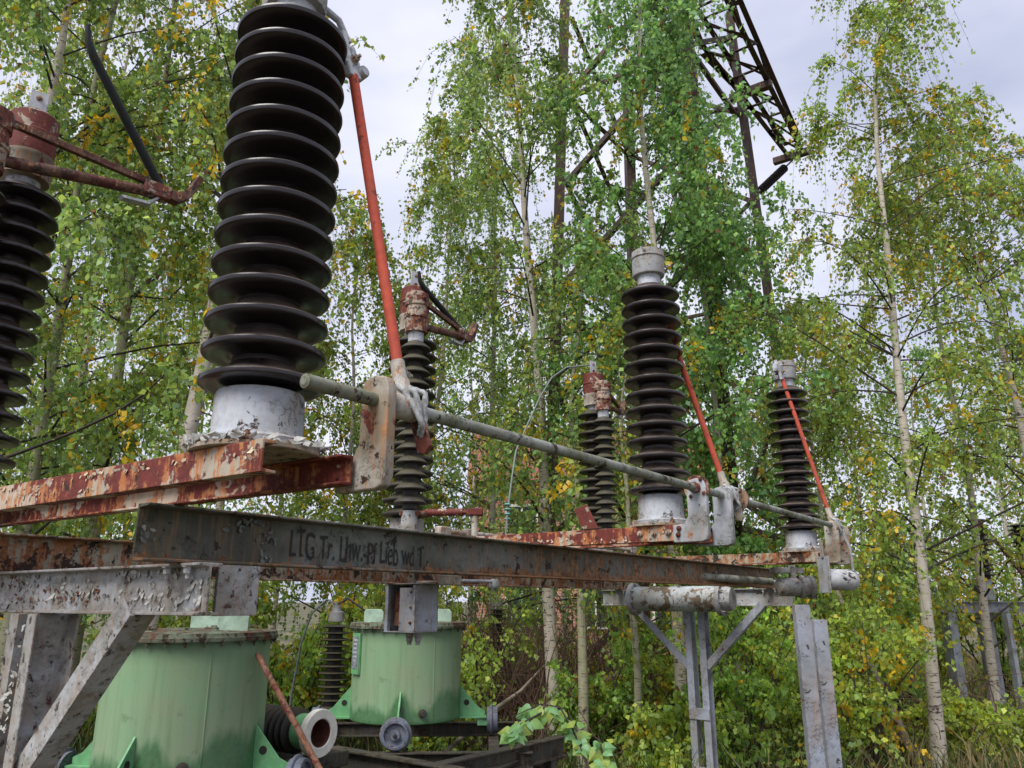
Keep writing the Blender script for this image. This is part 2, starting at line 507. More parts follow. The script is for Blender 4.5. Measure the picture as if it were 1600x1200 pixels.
def bark_mat(name, pale, mid, dark, z_scale=1.0):
    m, nt, b = new_mat(name)
    n = NT(nt)
    dash = n.noise(9, 5, 0.6, sc=(1.2, 1.2, 7))
    patch = n.noise(3.2, 7, 0.66)
    fine = n.noise(30, 6, 0.6)
    col = n.mix(n.rng(patch, 0.38, 0.66), pale, mid)
    col = n.mix(n.rng(dash, 0.585, 0.63), col, dark)
    col = n.mix(n.rng(n.noise(4.5, 8, 0.7, loc=(3, 7, 1)), 0.585, 0.615), col, dark)
    col = n.mix(n.rng(fine, 0.55, 0.75, 0, 0.35), col, dark)
    n.link(col, b.inputs['Base Color'])
    b.inputs['Roughness'].default_value = 0.85
    n.bump(n.math('ADD', fine, dash), b, 0.5, 0.006)
    return m
M['birch'] = bark_mat('birch_bark', (0.56, 0.50, 0.43), (0.36, 0.32, 0.24), (0.045, 0.035, 0.03))
M['birch_green'] = bark_mat('green_birch_bark', (0.34, 0.32, 0.22), (0.22, 0.21, 0.12), (0.05, 0.04, 0.03))
M['bark'] = bark_mat('dark_bark', (0.085, 0.062, 0.048), (0.06, 0.045, 0.035), (0.025, 0.02, 0.017))
M['twig'] = flat('twig_bark', (0.045, 0.033, 0.027), 0.85)
M['dead'] = flat('dead_twig', (0.15, 0.09, 0.065), 0.9, 0.5, 6)
M['log'] = flat('fallen_branch', (0.26, 0.21, 0.16), 0.9, 0.5, 12)

def ground_mat():
    m, nt, b = new_mat('ground')
    n = NT(nt)
    a = n.noise(0.35, 6, 0.6)
    c = n.noise(4, 9, 0.7)
    col = n.mix(n.rng(a, 0.42, 0.6), (0.05, 0.06, 0.022), (0.17, 0.14, 0.07))
    col = n.mix(n.rng(c, 0.4, 0.7, 0, 0.7), col, (0.035, 0.027, 0.018))
    n.link(col, b.inputs['Base Color'])
    b.inputs['Roughness'].default_value = 0.95
    n.bump(c, b, 0.8, 0.05)
    return m
M['ground'] = ground_mat()

def brick_mat():
    m, nt, b = new_mat('brick_wall')
    n = NT(nt)
    br = nt.nodes.new('ShaderNodeTexBrick')
    mp = nt.nodes.new('ShaderNodeMapping')
    mp.inputs['Rotation'].default_value = (math.radians(90), 0, 0)
    n.link(n.tc.outputs['Object'], mp.inputs[0])
    n.link(mp.outputs[0], br.inputs[0])
    br.inputs['Color1'].default_value = (0.46, 0.15, 0.095, 1)
    br.inputs['Color2'].default_value = (0.38, 0.12, 0.08, 1)
    br.inputs['Mortar'].default_value = (0.42, 0.36, 0.30, 1)
    br.inputs['Scale'].default_value = 1.0
    br.inputs['Brick Width'].default_value = 0.25
    br.inputs['Row Height'].default_value = 0.08
    br.inputs['Mortar Size'].default_value = 0.012
    n.link(br.outputs[0], b.inputs['Base Color'])
    b.inputs['Roughness'].default_value = 0.9
    return m
M['brick'] = brick_mat()
M['roof'] = flat('roof_tile', (0.22, 0.08, 0.05), 0.85, 0.4, 8)
M['glass'] = flat('window_glass', (0.03, 0.035, 0.04), 0.1, 0.1)
M['concrete'] = flat('concrete', (0.30, 0.29, 0.26), 0.9, 0.3, 8)

# ------------------------------------------------------------------ ground
random.seed(4)
rg = np.random.default_rng(11)
g = MB()
NX = 60
xs = np.concatenate([np.linspace(-600, -30, 8), np.linspace(-24, 24, 49), np.linspace(30, 600, 8)])
ys = np.concatenate([np.linspace(-40, -4, 5), np.linspace(-2, 40, 43), np.linspace(50, 1200, 9)])
gv, gf = [], []
for yy in ys:
    for xx in xs:
        near = max(0.0, 1 - math.hypot(xx, yy - 8) / 45)
        hz = 0.06 * math.sin(xx * 0.9 + 1.3) * math.cos(yy * 0.7) * near + 0.04 * math.sin(xx * 2.3 + yy * 1.7) * near
        gv.append((xx, yy, hz - 0.03))
nxs = len(xs)
for j in range(len(ys) - 1):
    for i in range(nxs - 1):
        gf.append((j * nxs + i, j * nxs + i + 1, (j + 1) * nxs + i + 1, (j + 1) * nxs + i))
g.add(gv, gf)
obj('ground', g, M['ground'], kind='structure', smooth=80)

# ------------------------------------------------------------------ steel frame
BEAM_T, BEAM_B = 0.262, 0.105           # main beams, above the lens
CROSS_T, CROSS_B = 0.105, -0.038
fr = empty('steel_frame', P(2.7, 1.17, -CAM_H), 'weathered steel frame of two long beams on braced columns carrying the ribbed insulators', 'steel frame')
fb = obj('main_beam', MB().prism(channel(BEAM_T - BEAM_B, 0.058, 0.008), P(0.02, 0.474 + 0.058, BEAM_B), -VV, Z, U * 5.67), M['beam'], fr, 0.002, label='dark streaked beam with hand painted black lettering')
obj('main_beam', MB().prism(channel(BEAM_T - BEAM_B, 0.058, 0.008), P(-0.06, 1.87 + 0.058, BEAM_B), -VV, Z, U * 5.75), M['rust_beam'], fr, 0.002, label='rust covered rear beam')

# hand-painted lettering on the web of the front beam
def lettering(body, u0, u1, h0, size_z, v):
    cu = bpy.data.curves.new('lettering_curve', 'FONT')
    cu.body = body
    cu.size = 1.0
    to = bpy.data.objects.new('lettering_tmp', cu)
    COL.objects.link(to)
    bpy.context.view_layer.update()
    me = bpy.data.meshes.new_from_object(to.evaluated_get(bpy.context.evaluated_depsgraph_get()))
    bpy.data.objects.remove(to)
    co = np.empty(len(me.vertices) * 3, np.float32)
    me.vertices.foreach_get('co', co)
    co = co.reshape(-1, 3)
    x0, x1 = co[:, 0].min(), co[:, 0].max()
    z0, z1 = co[:, 1].min(), co[:, 1].max()
    out = np.empty_like(co)
    for i, c in enumerate(co):
        t = (c[0] - x0) / (x1 - x0)
        wob = 0.0035 * math.sin(t * 31) + 0.002 * math.sin(t * 77 + 1)
        zz = (c[1] - z0) / (z1 - z0) * size_z * (1 + 0.10 * math.sin(t * 19))
        out[i] = P(u0 + (u1 - u0) * t + 0.0012 * math.sin(zz * 90 + t * 40), v, h0 + zz + wob - 0.012 * t) - OFF[fr.name]
    me.vertices.foreach_set('co', out.ravel())
    me.materials.clear()
    me.materials.append(M['letter'])
    me.update()
    o = bpy.data.objects.new('lettering', me)
    COL.objects.link(o)
    o.parent = fb
    OFF[o.name] = OFF[fr.name]
    return o
lettering('LTG Tr. Lhw.-Pf Lieb wd T', 0.545, 1.20, BEAM_B + 0.035, 0.085, 0.474 + 0.058 - 0.0115)

for cu_, vc, ve, matn, matc, ch, bw in ((0.17, 1.30, 0.385, 'grey_peel', 'grey_peel', 0.14, 0.04), (5.49, 1.17, 0.33, 'grey', 'grey_clean', 0.11, 0.032)):
    o = obj('crossbeam', MB().prism(i_prof(CROSS_T - CROSS_B - 0.002, 0.075, 0.008), P(cu_, ve, CROSS_B), U, Z, VV * 1.75), M[matn], fr, 0.002)
    for vv in (0.46, 0.56, 1.85):
        obj('bolt', MB().bolt(P(cu_ - 0.022, vv, CROSS_T - 0.0095), -Z, 0.012, 0.02), M['alu'], o)
    for s in (-1, 1):                    # two channels back to back with a gap
        pr = channel(ch, 0.06, 0.007)
        obj('column', MB().prism([(p[0], p[1] - ch / 2) for p in pr], P(cu_, vc + s * 0.032, -CAM_H - 0.05), VV * s, U, Z * (CAM_H + CROSS_B + 0.049)), M[matc], fr, 0.002)
    for s in (-1, 1):
        a, b_ = P(cu_ - 0.01, vc + s * 0.62, CROSS_B - 0.002), P(cu_ - 0.01, vc + s * 0.10, CROSS_B - 0.52)
        d = b_ - a
        sec = [(-bw, 0), (bw, 0), (bw, 0.007), (-bw + 0.007, 0.007), (-bw + 0.007, bw * 1.9), (-bw, bw * 1.9)]
        obj('brace', MB().prism(sec, a, U, unit(np.cross(d, U)) * s, d), M[matc], fr, 0.0015)
    for k in (0.9, 1.9):
        obj('batten_plate', MB().box(P(cu_ - ch / 2 - 0.006, vc, -0.5 - 0.45 * k), VV, Z, U, 0.09, 0.045, 0.005), M[matc], fr, 0.001)
    obj('footing', MB().box(P(cu_, vc, -CAM_H + 0.03), U, VV, Z, 0.22, 0.22, 0.08), M['concrete'], fr, 0.01)
# end stiffener beside the near crossbeam
obj('end_plate', MB().box(P(0.285, 0.42, 0.03), U, VV, Z, 0.07, 0.006, 0.07), M['grey_peel'], fr, 0.001)

# ------------------------------------------------------------------ the three switch bases
PH = [0.0, 2.30, 4.68]
VSS, VTT = (1.70, 1.645, 1.665), (1.53, 1.44, 1.47)
BT, BB = 0.334, 0.263
ordinal = ['red and cream peeling twin channel across the beam ends above the flaking post',
           'red peeling twin channel with two pale shaft brackets across the beams midway',
           'cream and rust twin channel across the far beam ends by the white counterweight']
bases = []
for i, u0 in enumerate(PH):
    VS, VT = VSS[i], VTT[i]
    r = empty('switch_base', P(u0, 0.95, BB), ordinal[i], 'switch', 'switch bases across the beams')  # only the base: channels, plates and brackets; insulators and blades stand apart
    bases.append(r)
    for s in (-1, 1):
        obj('base_channel', MB().prism(channel(BT - BB, 0.04, 0.006), P(u0 + s * 0.13, -0.20, BB), -U * s, Z, VV * 2.32), M['red_base'] if i < 2 or s > 0 else M['rust_beam'], r, 0.0015)
    for vv, w in ((0.0, 0.152), (VS, 0.145)):
        q = MB().lathe([(w * 0.98, BT + 0.0008), (w, BT + 0.003), (w, BT + 0.0125), (w * 0.985, BT + 0.0135)], P(u0, vv, 0), n=48)
        obj('mounting_plate', q, M['bracket'], r)
        for sx in (-1, 1):
            for sy in (-1, 1):
                obj('bolt', MB().bolt(P(u0 + sx * w * 0.64, vv + sy * w * 0.64, BT + 0.0135), Z, 0.011, 0.014), M['rust_head'], r)
    obj('pivot_plate', MB().box(P(u0 - 0.17, VT - 0.03, BT + 0.0075), U, VV, Z, 0.13, 0.07, 0.0057), M['bracket'], r, 0.002)
    # upright bearing brackets for the earthing shaft
    sides = ((1,) if i == 0 else (-1, 1))
    for s in sides:
        ub = u0 + s * 0.155
        w0, w1 = -0.295, -0.205
        prof = [(-0.13, BB - 0.012), (w0 + 0.03, BB - 0.012), (w0 + 0.009, BB - 0.004), (w0, BB + 0.02), (w0, 0.50), (w0 + 0.012, 0.522), (-0.25, 0.53), (w1 - 0.012, 0.522), (w1, 0.50), (w1, BT + 0.03), (w1 + 0.02, BT - 0.002), (-0.13, BT - 0.006)]
        br = obj('bearing_bracket', MB().prism([(p[0], p[1] + CAM_H) for p in prof], O + U * (ub - 0.016), VV, Z, U * 0.032), M['bracket' if i != 1 else 'grey'], r, 0.004)
        for vb, hb in ((-0.155, 0.285), (-0.16, 0.312)):
            obj('bolt', MB().bolt(P(ub - 0.016, vb, hb), -U, 0.009, 0.012), M['rust_head'], br)
    if i == 1:
        obj('guide_plate', MB().prism([(0, 0), (0.09, 0), (0.13, 0.10), (0.06, 0.12)], P(u0 - 0.135, 0.27, BT + 0.004), VV, Z, U * 0.008), M['red_cap'], r, 0.001)
        for vb in (0.05, -0.02, -0.09):
            obj('bolt', MB().bolt(P(u0 - 0.13, vb, 0.30), -U, 0.012, 0.014), M['bracket'], r)
# ------------------------------------------------------------------ insulators
def sheds(n, z0, z1, core, rim, kind='flat'):
    p = (z1 - z0) / (n - 1)
    pr = [(core, z0 - 0.045)]
    for k in range(n):
        z = z0 + k * p
        if kind == 'flat':
            pr += [(core, z - 0.018), (core + 0.010, z - 0.012), (rim * 0.82, z - 0.0120), (rim * 0.95, z - 0.011), (rim * 0.985, z - 0.008), (rim, z - 0.002), (rim * 0.992, z + 0.004), (rim * 0.955, z + 0.008), (rim * 0.75, z + 0.018), (core + 0.012, z + 0.033), (core, z + 0.048)]
        else:
            pr += [(core, z - 0.018), (rim * 0.9, z - 0.014), (rim * 0.985, z - 0.013), (rim, z - 0.008), (rim * 0.96, z - 0.002), (rim * 0.72, z + 0.017), (core + 0.004, z + 0.032), (core, z + 0.045)]
    pr.append((core, z1 + 0.05))
    return pr

tall = ['tall glossy dark brown ribbed insulator on grey flange above the flaking post',
        'tall dark brown ribbed insulator with pale cap standing on the middle switch base',
        'tall dark brown ribbed insulator clamped to a red rod at the far frame end']
for i, u0 in enumerate(PH):
    r = empty('post_insulator', P(u0, 0, BT + 0.014), tall[i], 'insulator', 'tall insulators beside the earthing shaft')
    base = P(u0, 0, 0)
    obj('flange', MB().lathe([(0.135, BT + 0.014), (0.137, BT + 0.03), (0.128, BT + 0.036), (0.112, BT + 0.041), (0.108, BT + 0.05), (0.106, 0.478), (0.102, 0.486)], base, n=48), M['grey'], r)
    obj('porcelain', MB().lathe(sheds(14, 0.512, 1.515, 0.077, 0.150), base, n=72), M['porcelain'], r)
    obj('neck', MB().lathe([(0.058, 1.555), (0.059, 1.635)], base, n=32), M['alu'], r)
    obj('cap', MB().lathe([(0.062, 1.623), (0.08, 1.627), (0.084, 1.64), (0.084, 1.718), (0.089, 1.722), (0.089, 1.728), (0.084, 1.732), (0.083, 1.761), (0.074, 1.766)], base, n=40), M['grey'], r)

sw_lab = ['ribbed dark insulator with red cap and upright lug left of the beam end',
          'ribbed mossy insulator with red cap behind a thinner cone shed insulator, middle base',
          'ribbed insulator with red cap wired to a drooping grey cable']
th_lab = ['thin turning insulator with rusty forked arm and black blade left of the beam end',
          'thin cone shed turning insulator with rusty head, forked arm and black blade, middle base',
          'thin cone shed turning insulator with rusty head partly hidden behind the pale capped insulator']
for i, u0 in enumerate(PH):
    VS = VSS[i]
    r = empty('switch_insulator', P(u0, VS, BT + 0.014), sw_lab[i], 'insulator', 'red capped insulators')
    base = P(u0, VS, 0)
    obj('flange', MB().lathe([(0.13, BT + 0.014), (0.13, BT + 0.034), (0.105, BT + 0.04), (0.10, 0.47)], base, n=40), M['grey_peel'], r)
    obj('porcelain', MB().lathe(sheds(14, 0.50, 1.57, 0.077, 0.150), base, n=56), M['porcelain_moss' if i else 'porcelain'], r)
    obj('neck', MB().lathe([(0.06, 1.61), (0.062, 1.66)], base, n=32), M['alu'], r)
    obj('collar', MB().lathe([(0.07, 1.655), (0.092, 1.66), (0.094, 1.745), (0.097, 1.75), (0.097, 1.765)], base, n=40), M['bracket'], r)
    cap = obj('red_cap', MB().lathe([(0.090, 1.76), (0.093, 1.80), (0.093, 1.85), (0.097, 1.855), (0.097, 1.865), (0.093, 1.87), (0.091, 1.945), (0.08, 1.955)], base, n=40), M['red_cap'], r)
    lug = obj('terminal_lug', MB().box(P(u0, VS, 2.015), unit(U - VV * 0.4), unit(VV + U * 0.4), Z, 0.034, 0.005, 0.068), M['alu'], r, 0.002)
    for hb in (1.99, 2.05):
        obj('bolt', MB().bolt(P(u0, VS, hb) - unit(VV + U * 0.4) * 0.005, -unit(VV + U * 0.4), 0.009, 0.01), M['rust_head'], lug)  # bolt heads stand in for the two dark holes of the lug

ARM = unit(V(0.34, 0.94, 0))
for i, u0 in enumerate(PH):
    ut, vt = u0 - 0.2, VTT[i]
    r = empty('turning_insulator', P(ut, vt, BT + 0.014), th_lab[i], 'insulator', 'thin turning insulators with arms')
    base = P(ut, vt, 0)
    obj('pedestal', MB().lathe([(0.075, BT + 0.014), (0.075, BT + 0.03), (0.05, BT + 0.036), (0.045, 0.49)], base, n=28), M['grey_peel'], r)
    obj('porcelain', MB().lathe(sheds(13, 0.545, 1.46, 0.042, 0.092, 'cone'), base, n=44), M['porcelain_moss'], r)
    obj('neck', MB().lathe([(0.046, 1.495), (0.048, 1.56)], base, n=28), M['alu'], r)
    hd = obj('head', MB().lathe([(0.05, 1.55), (0.066, 1.555), (0.068, 1.64), (0.074, 1.645), (0.074, 1.668), (0.066, 1.673), (0.062, 1.72), (0.07, 1.725), (0.07, 1.80), (0.055, 1.81)], base, n=28), M['rust_head'], r)
    for k in range(5):
        a = 2 * math.pi * k / 5 + 0.4
        d = X * math.cos(a) + Y * math.sin(a)
        obj('bolt', MB().bolt(base + Z * (1.656 if k % 2 else 1.76) + d * 0.069, d, 0.011, 0.016), M['rust_head'], hd)
    TIPS = {0: (252, 297), 1: (724, 522)}
    if i in TIPS:
        d = ray(*TIPS[i])
        tp = V(0, 0, CAM_H) + d * (1.73 / d[2])
        ARM = unit(V(tp[0] - base[0], tp[1] - base[1], 0))
        reach = math.hypot(tp[0] - base[0], tp[1] - base[1])
    else:
        ARM, reach = unit(V(0.34, 0.94, 0)), 0.72
    tip = base + ARM * reach
    side = np.cross(Z, ARM)
    obj('arm_tube', MB().tube([base + ARM * 0.05 + Z * 1.615, tip - ARM * 0.06 + Z * 1.70], 0.023, 16), M['rust_arm'], r)
    obj('arm_bar', MB().prism([(-0.012, -0.014), (0.012, -0.014), (0.012, 0.014), (-0.012, 0.014)], base + ARM * 0.03 + Z * 1.785, side, Z, ARM * (reach - 0.01) - Z * 0.045), M['rust_arm'], r, 0.002)
    cl = obj('arm_clamp', MB().box(tip + Z * 1.715 - ARM * 0.02, ARM, side, Z, 0.055, 0.028, 0.032), M['rust_head'], r, 0.005)
    obj('contact_finger', MB().prism([(0, 0), (0.06, -0.012), (0.11, 0.03), (0.145, 0.11), (0.155, 0.15), (0.135, 0.155), (0.105, 0.085), (0.07, 0.045), (0.03, 0.035), (0, 0.03)], tip + Z * 1.70 + ARM * 0.01 - side * 0.025, ARM, Z, side * 0.05), M['rust_arm'], cl, 0.002)
    lp = [tip + Z * 1.655 - ARM * 0.02, tip + Z * 1.60 - ARM * 0.03, tip + Z * 1.585 - ARM * 0.12, tip + Z * 1.61 - ARM * 0.20, tip + Z * 1.65 - ARM * 0.17]
    obj('contact_strap', MB().prism([(0, 0), (0.045, -0.055), (0.15, -0.065), (0.16, -0.052), (0.055, -0.043), (0.012, 0.0)], tip + Z * 1.69 - side * 0.02, -ARM, Z, side * 0.04), M['alu'], cl, 0.002)
    bt = tip + Z * 1.735
    be = tip + V(-0.30, -0.37, 1.70 + 0.27) if i == 2 else at_fwd(*((133, 62), (654, 440))[i], tip[1] - 0.40)
    obj('blade', MB().tube([bt - (be - bt) * 0.02, bt + (be - bt) * 0.5, bt + (be - bt) * 0.90, be - (be - bt) * 0.03 + Z * 0.015, be + Z * 0.07], [0.019, 0.019, 0.018, 0.013, 0.010], 10), M['dark_blade'], r, smooth=50)
    # crank lever with its drag link
    lv = obj('crank_lever', MB().box(base + Z * 0.475 + X * 0.03, X, Y, Z, 0.085, 0.03, 0.012), M['rust_head'], r, 0.003)
    if i == 1:
        a, b_ = base + Z * 0.478 + X * 0.06 - Y * 0.035, at_fwd(742, 800, 4.2)
        obj('drag_link', MB().tube([a, a + (b_ - a) * 0.12, a + (b_ - a) * 0.13, a + (b_ - a) * 0.8, a + (b_ - a) * 0.81, b_], [0.012, 0.012, 0.02, 0.02, 0.012, 0.012], 12), M['red_cap'], r, smooth=50)
        obj('link_fork', MB().box(b_, X, Y, Z, 0.045, 0.022, 0.022), M['red_cap'], r, 0.008)
        obj('link_pin', MB().lathe([(0.018, 0), (0.018, 0.16)], b_ - Z * 0.15, Z, 14), M['bracket'], r)

# coupling rods run on along the beam between the bases
cr = empty('coupling_rod', P(1.86, 0.95, BT), 'white rusty jointed coupling rods lying along the beams between the middle and far bases', 'rod')
pts = [P(2.02, 1.16, 0.362), P(4.28, 1.12, 0.372)]
obj('rod', MB().tube(pts, 0.014, 12), M['bracket'], cr)
for t in (0.02, 0.12, 0.30, 0.5, 0.97):
    q = pts[0] + (pts[1] - pts[0]) * t
    obj('joint', MB().box(q, U, VV, Z, 0.045, 0.022, 0.024), M['bracket'], cr, 0.006)

# ------------------------------------------------------------------ earthing switch: shaft with three red rods
SA, SB = P(-0.075, -0.25, 0.466), P(4.98, -0.25, 0.512)
sd = unit(SB - SA)
def on_shaft(u):
    return SA + (SB - SA) * ((u + 0.075) / (4.98 + 0.075))
es = empty('earthing_switch', on_shaft(2.3) - Z * 0.1, 'long mossy grey shaft with three orange red rods hinged up against the tall insulators', 'earthing switch')
obj('shaft', MB().lathe([(0.010, 0), (0.0125, 0.002), (0.0170, 0.003), (0.0170, np.linalg.norm(SB - SA))], SA, sd, 20), M['shaft'], es)
RODS = [(0.245, P(0.165, -0.065, 1.50)), (2.545, P(2.30 + 0.145, 0.03, 1.60)), (4.60, P(4.55, -0.01, 1.625))]
rlab = ['orange red rod by the glossy insulator over the flaking post', 'orange red rod by the pale capped middle insulator', 'orange red rod crossing the far insulator']
for i, (ub, top) in enumerate(RODS):
    b0 = on_shaft(ub)
    d = unit(top - b0)
    L = np.linalg.norm(top - b0)
    side = unit(np.cross(d, sd))
    fw = unit(np.cross(side, d))
    rod = obj('earthing_rod', MB().tube([b0 + d * 0.105, b0 + d * (L - 0.02)], 0.0145, 18), M['rod'], es, label=rlab[i])
    obj('hub', MB().lathe([(0.026, -0.05), (0.032, -0.046), (0.032, 0.04), (0.026, 0.045)], b0, sd, 22), M['bracket'], es)
    obj('socket', MB().lathe([(0.024, 0.01), (0.024, 0.07), (0.019, 0.08), (0.019, 0.125), (0.0165, 0.128)], b0, d, 18), M['bracket'], rod)
    for k in (0.045, 0.095):
        obj('bolt', MB().bolt(b0 + d * k + fw * 0.02, fw, 0.009, 0.018), M['bracket'], rod)
    low = unit(-Z + VV * -0.35)
    obj('stop_lever', MB().prism([(-0.02, 0), (0.02, 0), (0.022, 0.12), (0.0, 0.135), (-0.022, 0.12)], b0 + sd * 0.035 - low * 0.01, unit(np.cross(sd, low)), low, sd * 0.012), M['rust_head' if i == 0 else 'bracket'], es, 0.002)
    # braided earth straps looping off the hub
    rr = random.Random(i + 3)
    for k in range(3):
        s0 = b0 + d * 0.06 + fw * 0.02 * (k - 1)
        loop = [s0, s0 - VV * (0.03 + 0.008 * k) - Z * 0.02 + sd * 0.012 * k, b0 - VV * (0.045 - 0.012 * k) - Z * (0.045 + 0.02 * k) + sd * (0.02 + 0.016 * k), b0 - Z * (0.07 + 0.012 * k) + sd * (0.045 + 0.01 * k) - VV * 0.01, b0 + sd * 0.06 + Z * (0.0 - 0.01 * k) - VV * 0.02]
        fine = []
        for a in range(len(loop) - 1):
            for q in range(6):
                tt = a + q / 6
                p = loop[a] * (1 - q / 6) + loop[a + 1] * (q / 6)
                fine.append(p + V(rr.uniform(-1, 1), rr.uniform(-1, 1), rr.uniform(-1, 1)) * 0.0016)
        obj('braided_strap', MB().tube(fine, [0.0065 + 0.0022 * (n_ % 2) for n_ in range(len(fine))], 8), M['strap'], rod, smooth=60)
    # contact jaw at the top
    jw = obj('contact_jaw', MB().prism([(-0.026, -0.03), (0.022, -0.03), (0.026, 0.03), (0.014, 0.085), (0.004, 0.09), (0.0, 0.04), (-0.006, 0.04), (-0.012, 0.125), (-0.026, 0.13), (-0.03, 0.05)], top - side * 0.012, fw, d, side * 0.024), M['alu'], rod, 0.003)
    obj('bolt', MB().bolt(top + d * 0.03 + side * 0.012, side, 0.011, 0.016), M['rust_head'], jw)
    obj('bolt', MB().bolt(top + d * 0.03 - side * 0.012, -side, 0.011, 0.016), M['rust_head'], jw)
    obj('jaw_roll', MB().lathe([(0.016, -0.026), (0.018, -0.02), (0.018, 0.02), (0.016, 0.026)], top + fw * 0.028 - d * 0.0, side, 16), M['alu'], jw)
    # bracket from the cap to the jaw
    capc = P(PH[i], 0, 1.68)
    e = top + d * 0.10
    dd = V(e[0] - capc[0], e[1] - capc[1], 0)
    obj('cap_arm', MB().box(capc + unit(dd) * (0.085 + 0.05) + Z * 0.005, unit(dd), np.cross(Z, unit(dd)), Z, 0.06, 0.018, 0.03) if i == 2 else MB().tube([capc + unit(dd) * 0.075, capc + unit(dd) * 0.13 + Z * -0.02, e], 0.011, 10), M['alu'], jw, 0.004 if i == 2 else 0)
for ub in (2.16, 2.66):
    q = on_shaft(ub)
    fl = obj('shaft_flange', MB().lathe([(0.022, -0.06), (0.024, -0.012), (0.058, -0.012), (0.058, 0.004), (0.022, 0.006)], q - sd * 0.012 if ub < 2.4 else q, sd if ub < 2.4 else -sd, 28), M['rust_head'] if ub < 2.4 else M['bracket'], es)
    for k in range(4):
        a = math.pi / 2 * k + 0.6
        a1, b1, c1 = frame(sd)
        obj('bolt', MB().bolt(q + (a1 * math.cos(a) + b1 * math.sin(a)) * 0.044 - sd * 0.024, -sd, 0.009, 0.012), M['rust_head'], fl)

# ------------------------------------------------------------------ curled paint flakes standing off the near steel
def flakes(parent, o, A, B, N, la, lb, n, mat, seed, s0=0.005, s1=0.014, edge=0.0):
    rr = random.Random(seed)
    mb = MB()
    cl = [(rr.random(), rr.random()) for _ in range(max(3, n // 9))]
    for _ in range(n):
        c = rr.choice(cl)
        a, b = min(0.985, max(0.015, rr.gauss(c[0], 0.05))), min(0.96, max(0.04, rr.gauss(c[1], 0.10)))
        p = o + A * la * a + B * lb * b + N * 0.0012
        sz, th = rr.uniform(s0, s1), rr.uniform(0, 6.28)
        t1 = A * math.cos(th) + B * math.sin(th)
        t2 = np.cross(N, t1)
        k = 5
        lift = rr.uniform(0.15, 0.75)
        low, high = [], []
        for j in range(k):
            r_ = sz * rr.uniform(0.6, 1.2)
            q1, q2 = math.cos(6.283 * j / k) * r_, math.sin(6.283 * j / k) * r_ * 0.7
            z_ = max(0, q1 + sz * 0.5) ** 1.5 * lift / math.sqrt(sz)
            low.append(p + t1 * q1 + t2 * q2 + N * z_)
            high.append(p + t1 * q1 + t2 * q2 + N * (z_ + 0.0006))
        mb.add(low + high, [tuple(range(k - 1, -1, -1)), tuple(range(k, 2 * k))] + [(j, (j + 1) % k, k + (j + 1) % k, k + j) for j in range(k)])
    return obj('paint_flakes', mb, mat, parent, kind='stuff')
M['flake'] = flat('paint_flake', (0.42, 0.41, 0.38), 0.8, 0.4, 60)
M['flake_cream'] = flat('cream_paint_flake', (0.48, 0.38, 0.27), 0.8, 0.5, 50)
M['flake_dark'] = flat('dark_paint_flake', (0.15, 0.16, 0.145), 0.8, 0.5, 50)
flakes(fr, P(0.166, 0.39, CROSS_B + 0.012), VV, Z, -U, 1.6, 0.115, 150, M['flake'], 1)
flakes(fr, P(0.166, 0.39, CROSS_B + 0.012), VV, Z, -U, 1.6, 0.115, 90, M['rust_bar'], 2, 0.004, 0.010)
flakes(fr, P(0.10, 1.272, -0.75), VV, Z, -U, 0.055, 0.7, 60, M['flake'], 3)
flakes(fr, P(0.10, 1.332, -0.75), VV, Z, -U, 0.055, 0.7, 60, M['flake'], 4)
flakes(fr, P(0.03, 0.522, BEAM_B + 0.012), U, Z, -VV, 0.46, 0.13, 60, M['flake_dark'], 5, 0.004, 0.012)
flakes(bases[0], P(-0.13, -0.19, BB + 0.004), VV, Z, -U, 1.5, 0.063, 70, M['flake_cream'], 6, 0.003, 0.009)
flakes(bases[1], P(2.17, -0.19, BB + 0.004), VV, Z, -U, 1.5, 0.063, 40, M['flake_cream'], 7, 0.004, 0.010)
rr = random.Random(8)
q = MB()
for k in range(150):                     # crust of loose scale round the foot of the near flange
    a = rr.uniform(0, 6.283)
    rad = rr.gauss(0.145, 0.010)
    p = P(0, 0, BT + 0.016 + rr.uniform(0, 0.012)) + V(math.cos(a), math.sin(a), 0) * rad
    q.box(p, unit(V(rr.gauss(0, 1), rr.gauss(0, 1), rr.gauss(0, 0.5))), unit(V(rr.gauss(0, 1), rr.gauss(0, 1), rr.gauss(0, 1))), unit(V(rr.gauss(0, 0.4), rr.gauss(0, 0.4), 1)), rr.uniform(0.005, 0.014), rr.uniform(0.004, 0.009), 0.0015)
obj('paint_scale', q, M['flake'], bases[0], kind='stuff')

# ------------------------------------------------------------------ drive parts under the frame
cb = empty('control_box', P(2.52, 1.72, -0.17), 'small grey sheet steel control box with open side hanging under the rear beam', 'box')
cu0, cu1, cv0, cv1, h0, h1 = 2.46, 2.67, 1.70, 1.95, -0.175, 0.10
def slab(u0, u1, v0, v1, a, b):
    return MB().box(P((u0 + u1) / 2, (v0 + v1) / 2, (a + b) / 2), U, VV, Z, abs(u1 - u0) / 2, abs(v1 - v0) / 2, abs(b - a) / 2)
obj('back_panel', slab(cu1 - 0.004, cu1, cv0, cv1, h0, h1), M['grey_clean'], cb)
obj('front_panel', slab(cu0, cu1 - 0.0045, cv0, cv0 + 0.004, h0, h1), M['grey_clean'], cb, 0.001)
obj('side_panel', slab(cu0, cu1 - 0.0045, cv1 - 0.004, cv1, h0, h1), M['grey_clean'], cb, 0.001)
obj('top_panel', slab(cu0 - 0.012, cu1, cv0 - 0.012, cv1, h1 + 0.0005, h1 + 0.006), M['grey_peel'], cb, 0.001)
obj('bottom_panel', slab(cu0 - 0.008, cu1, cv0, cv1, h0 - 0.006, h0 - 0.0005), M['grey_clean'], cb, 0.001)
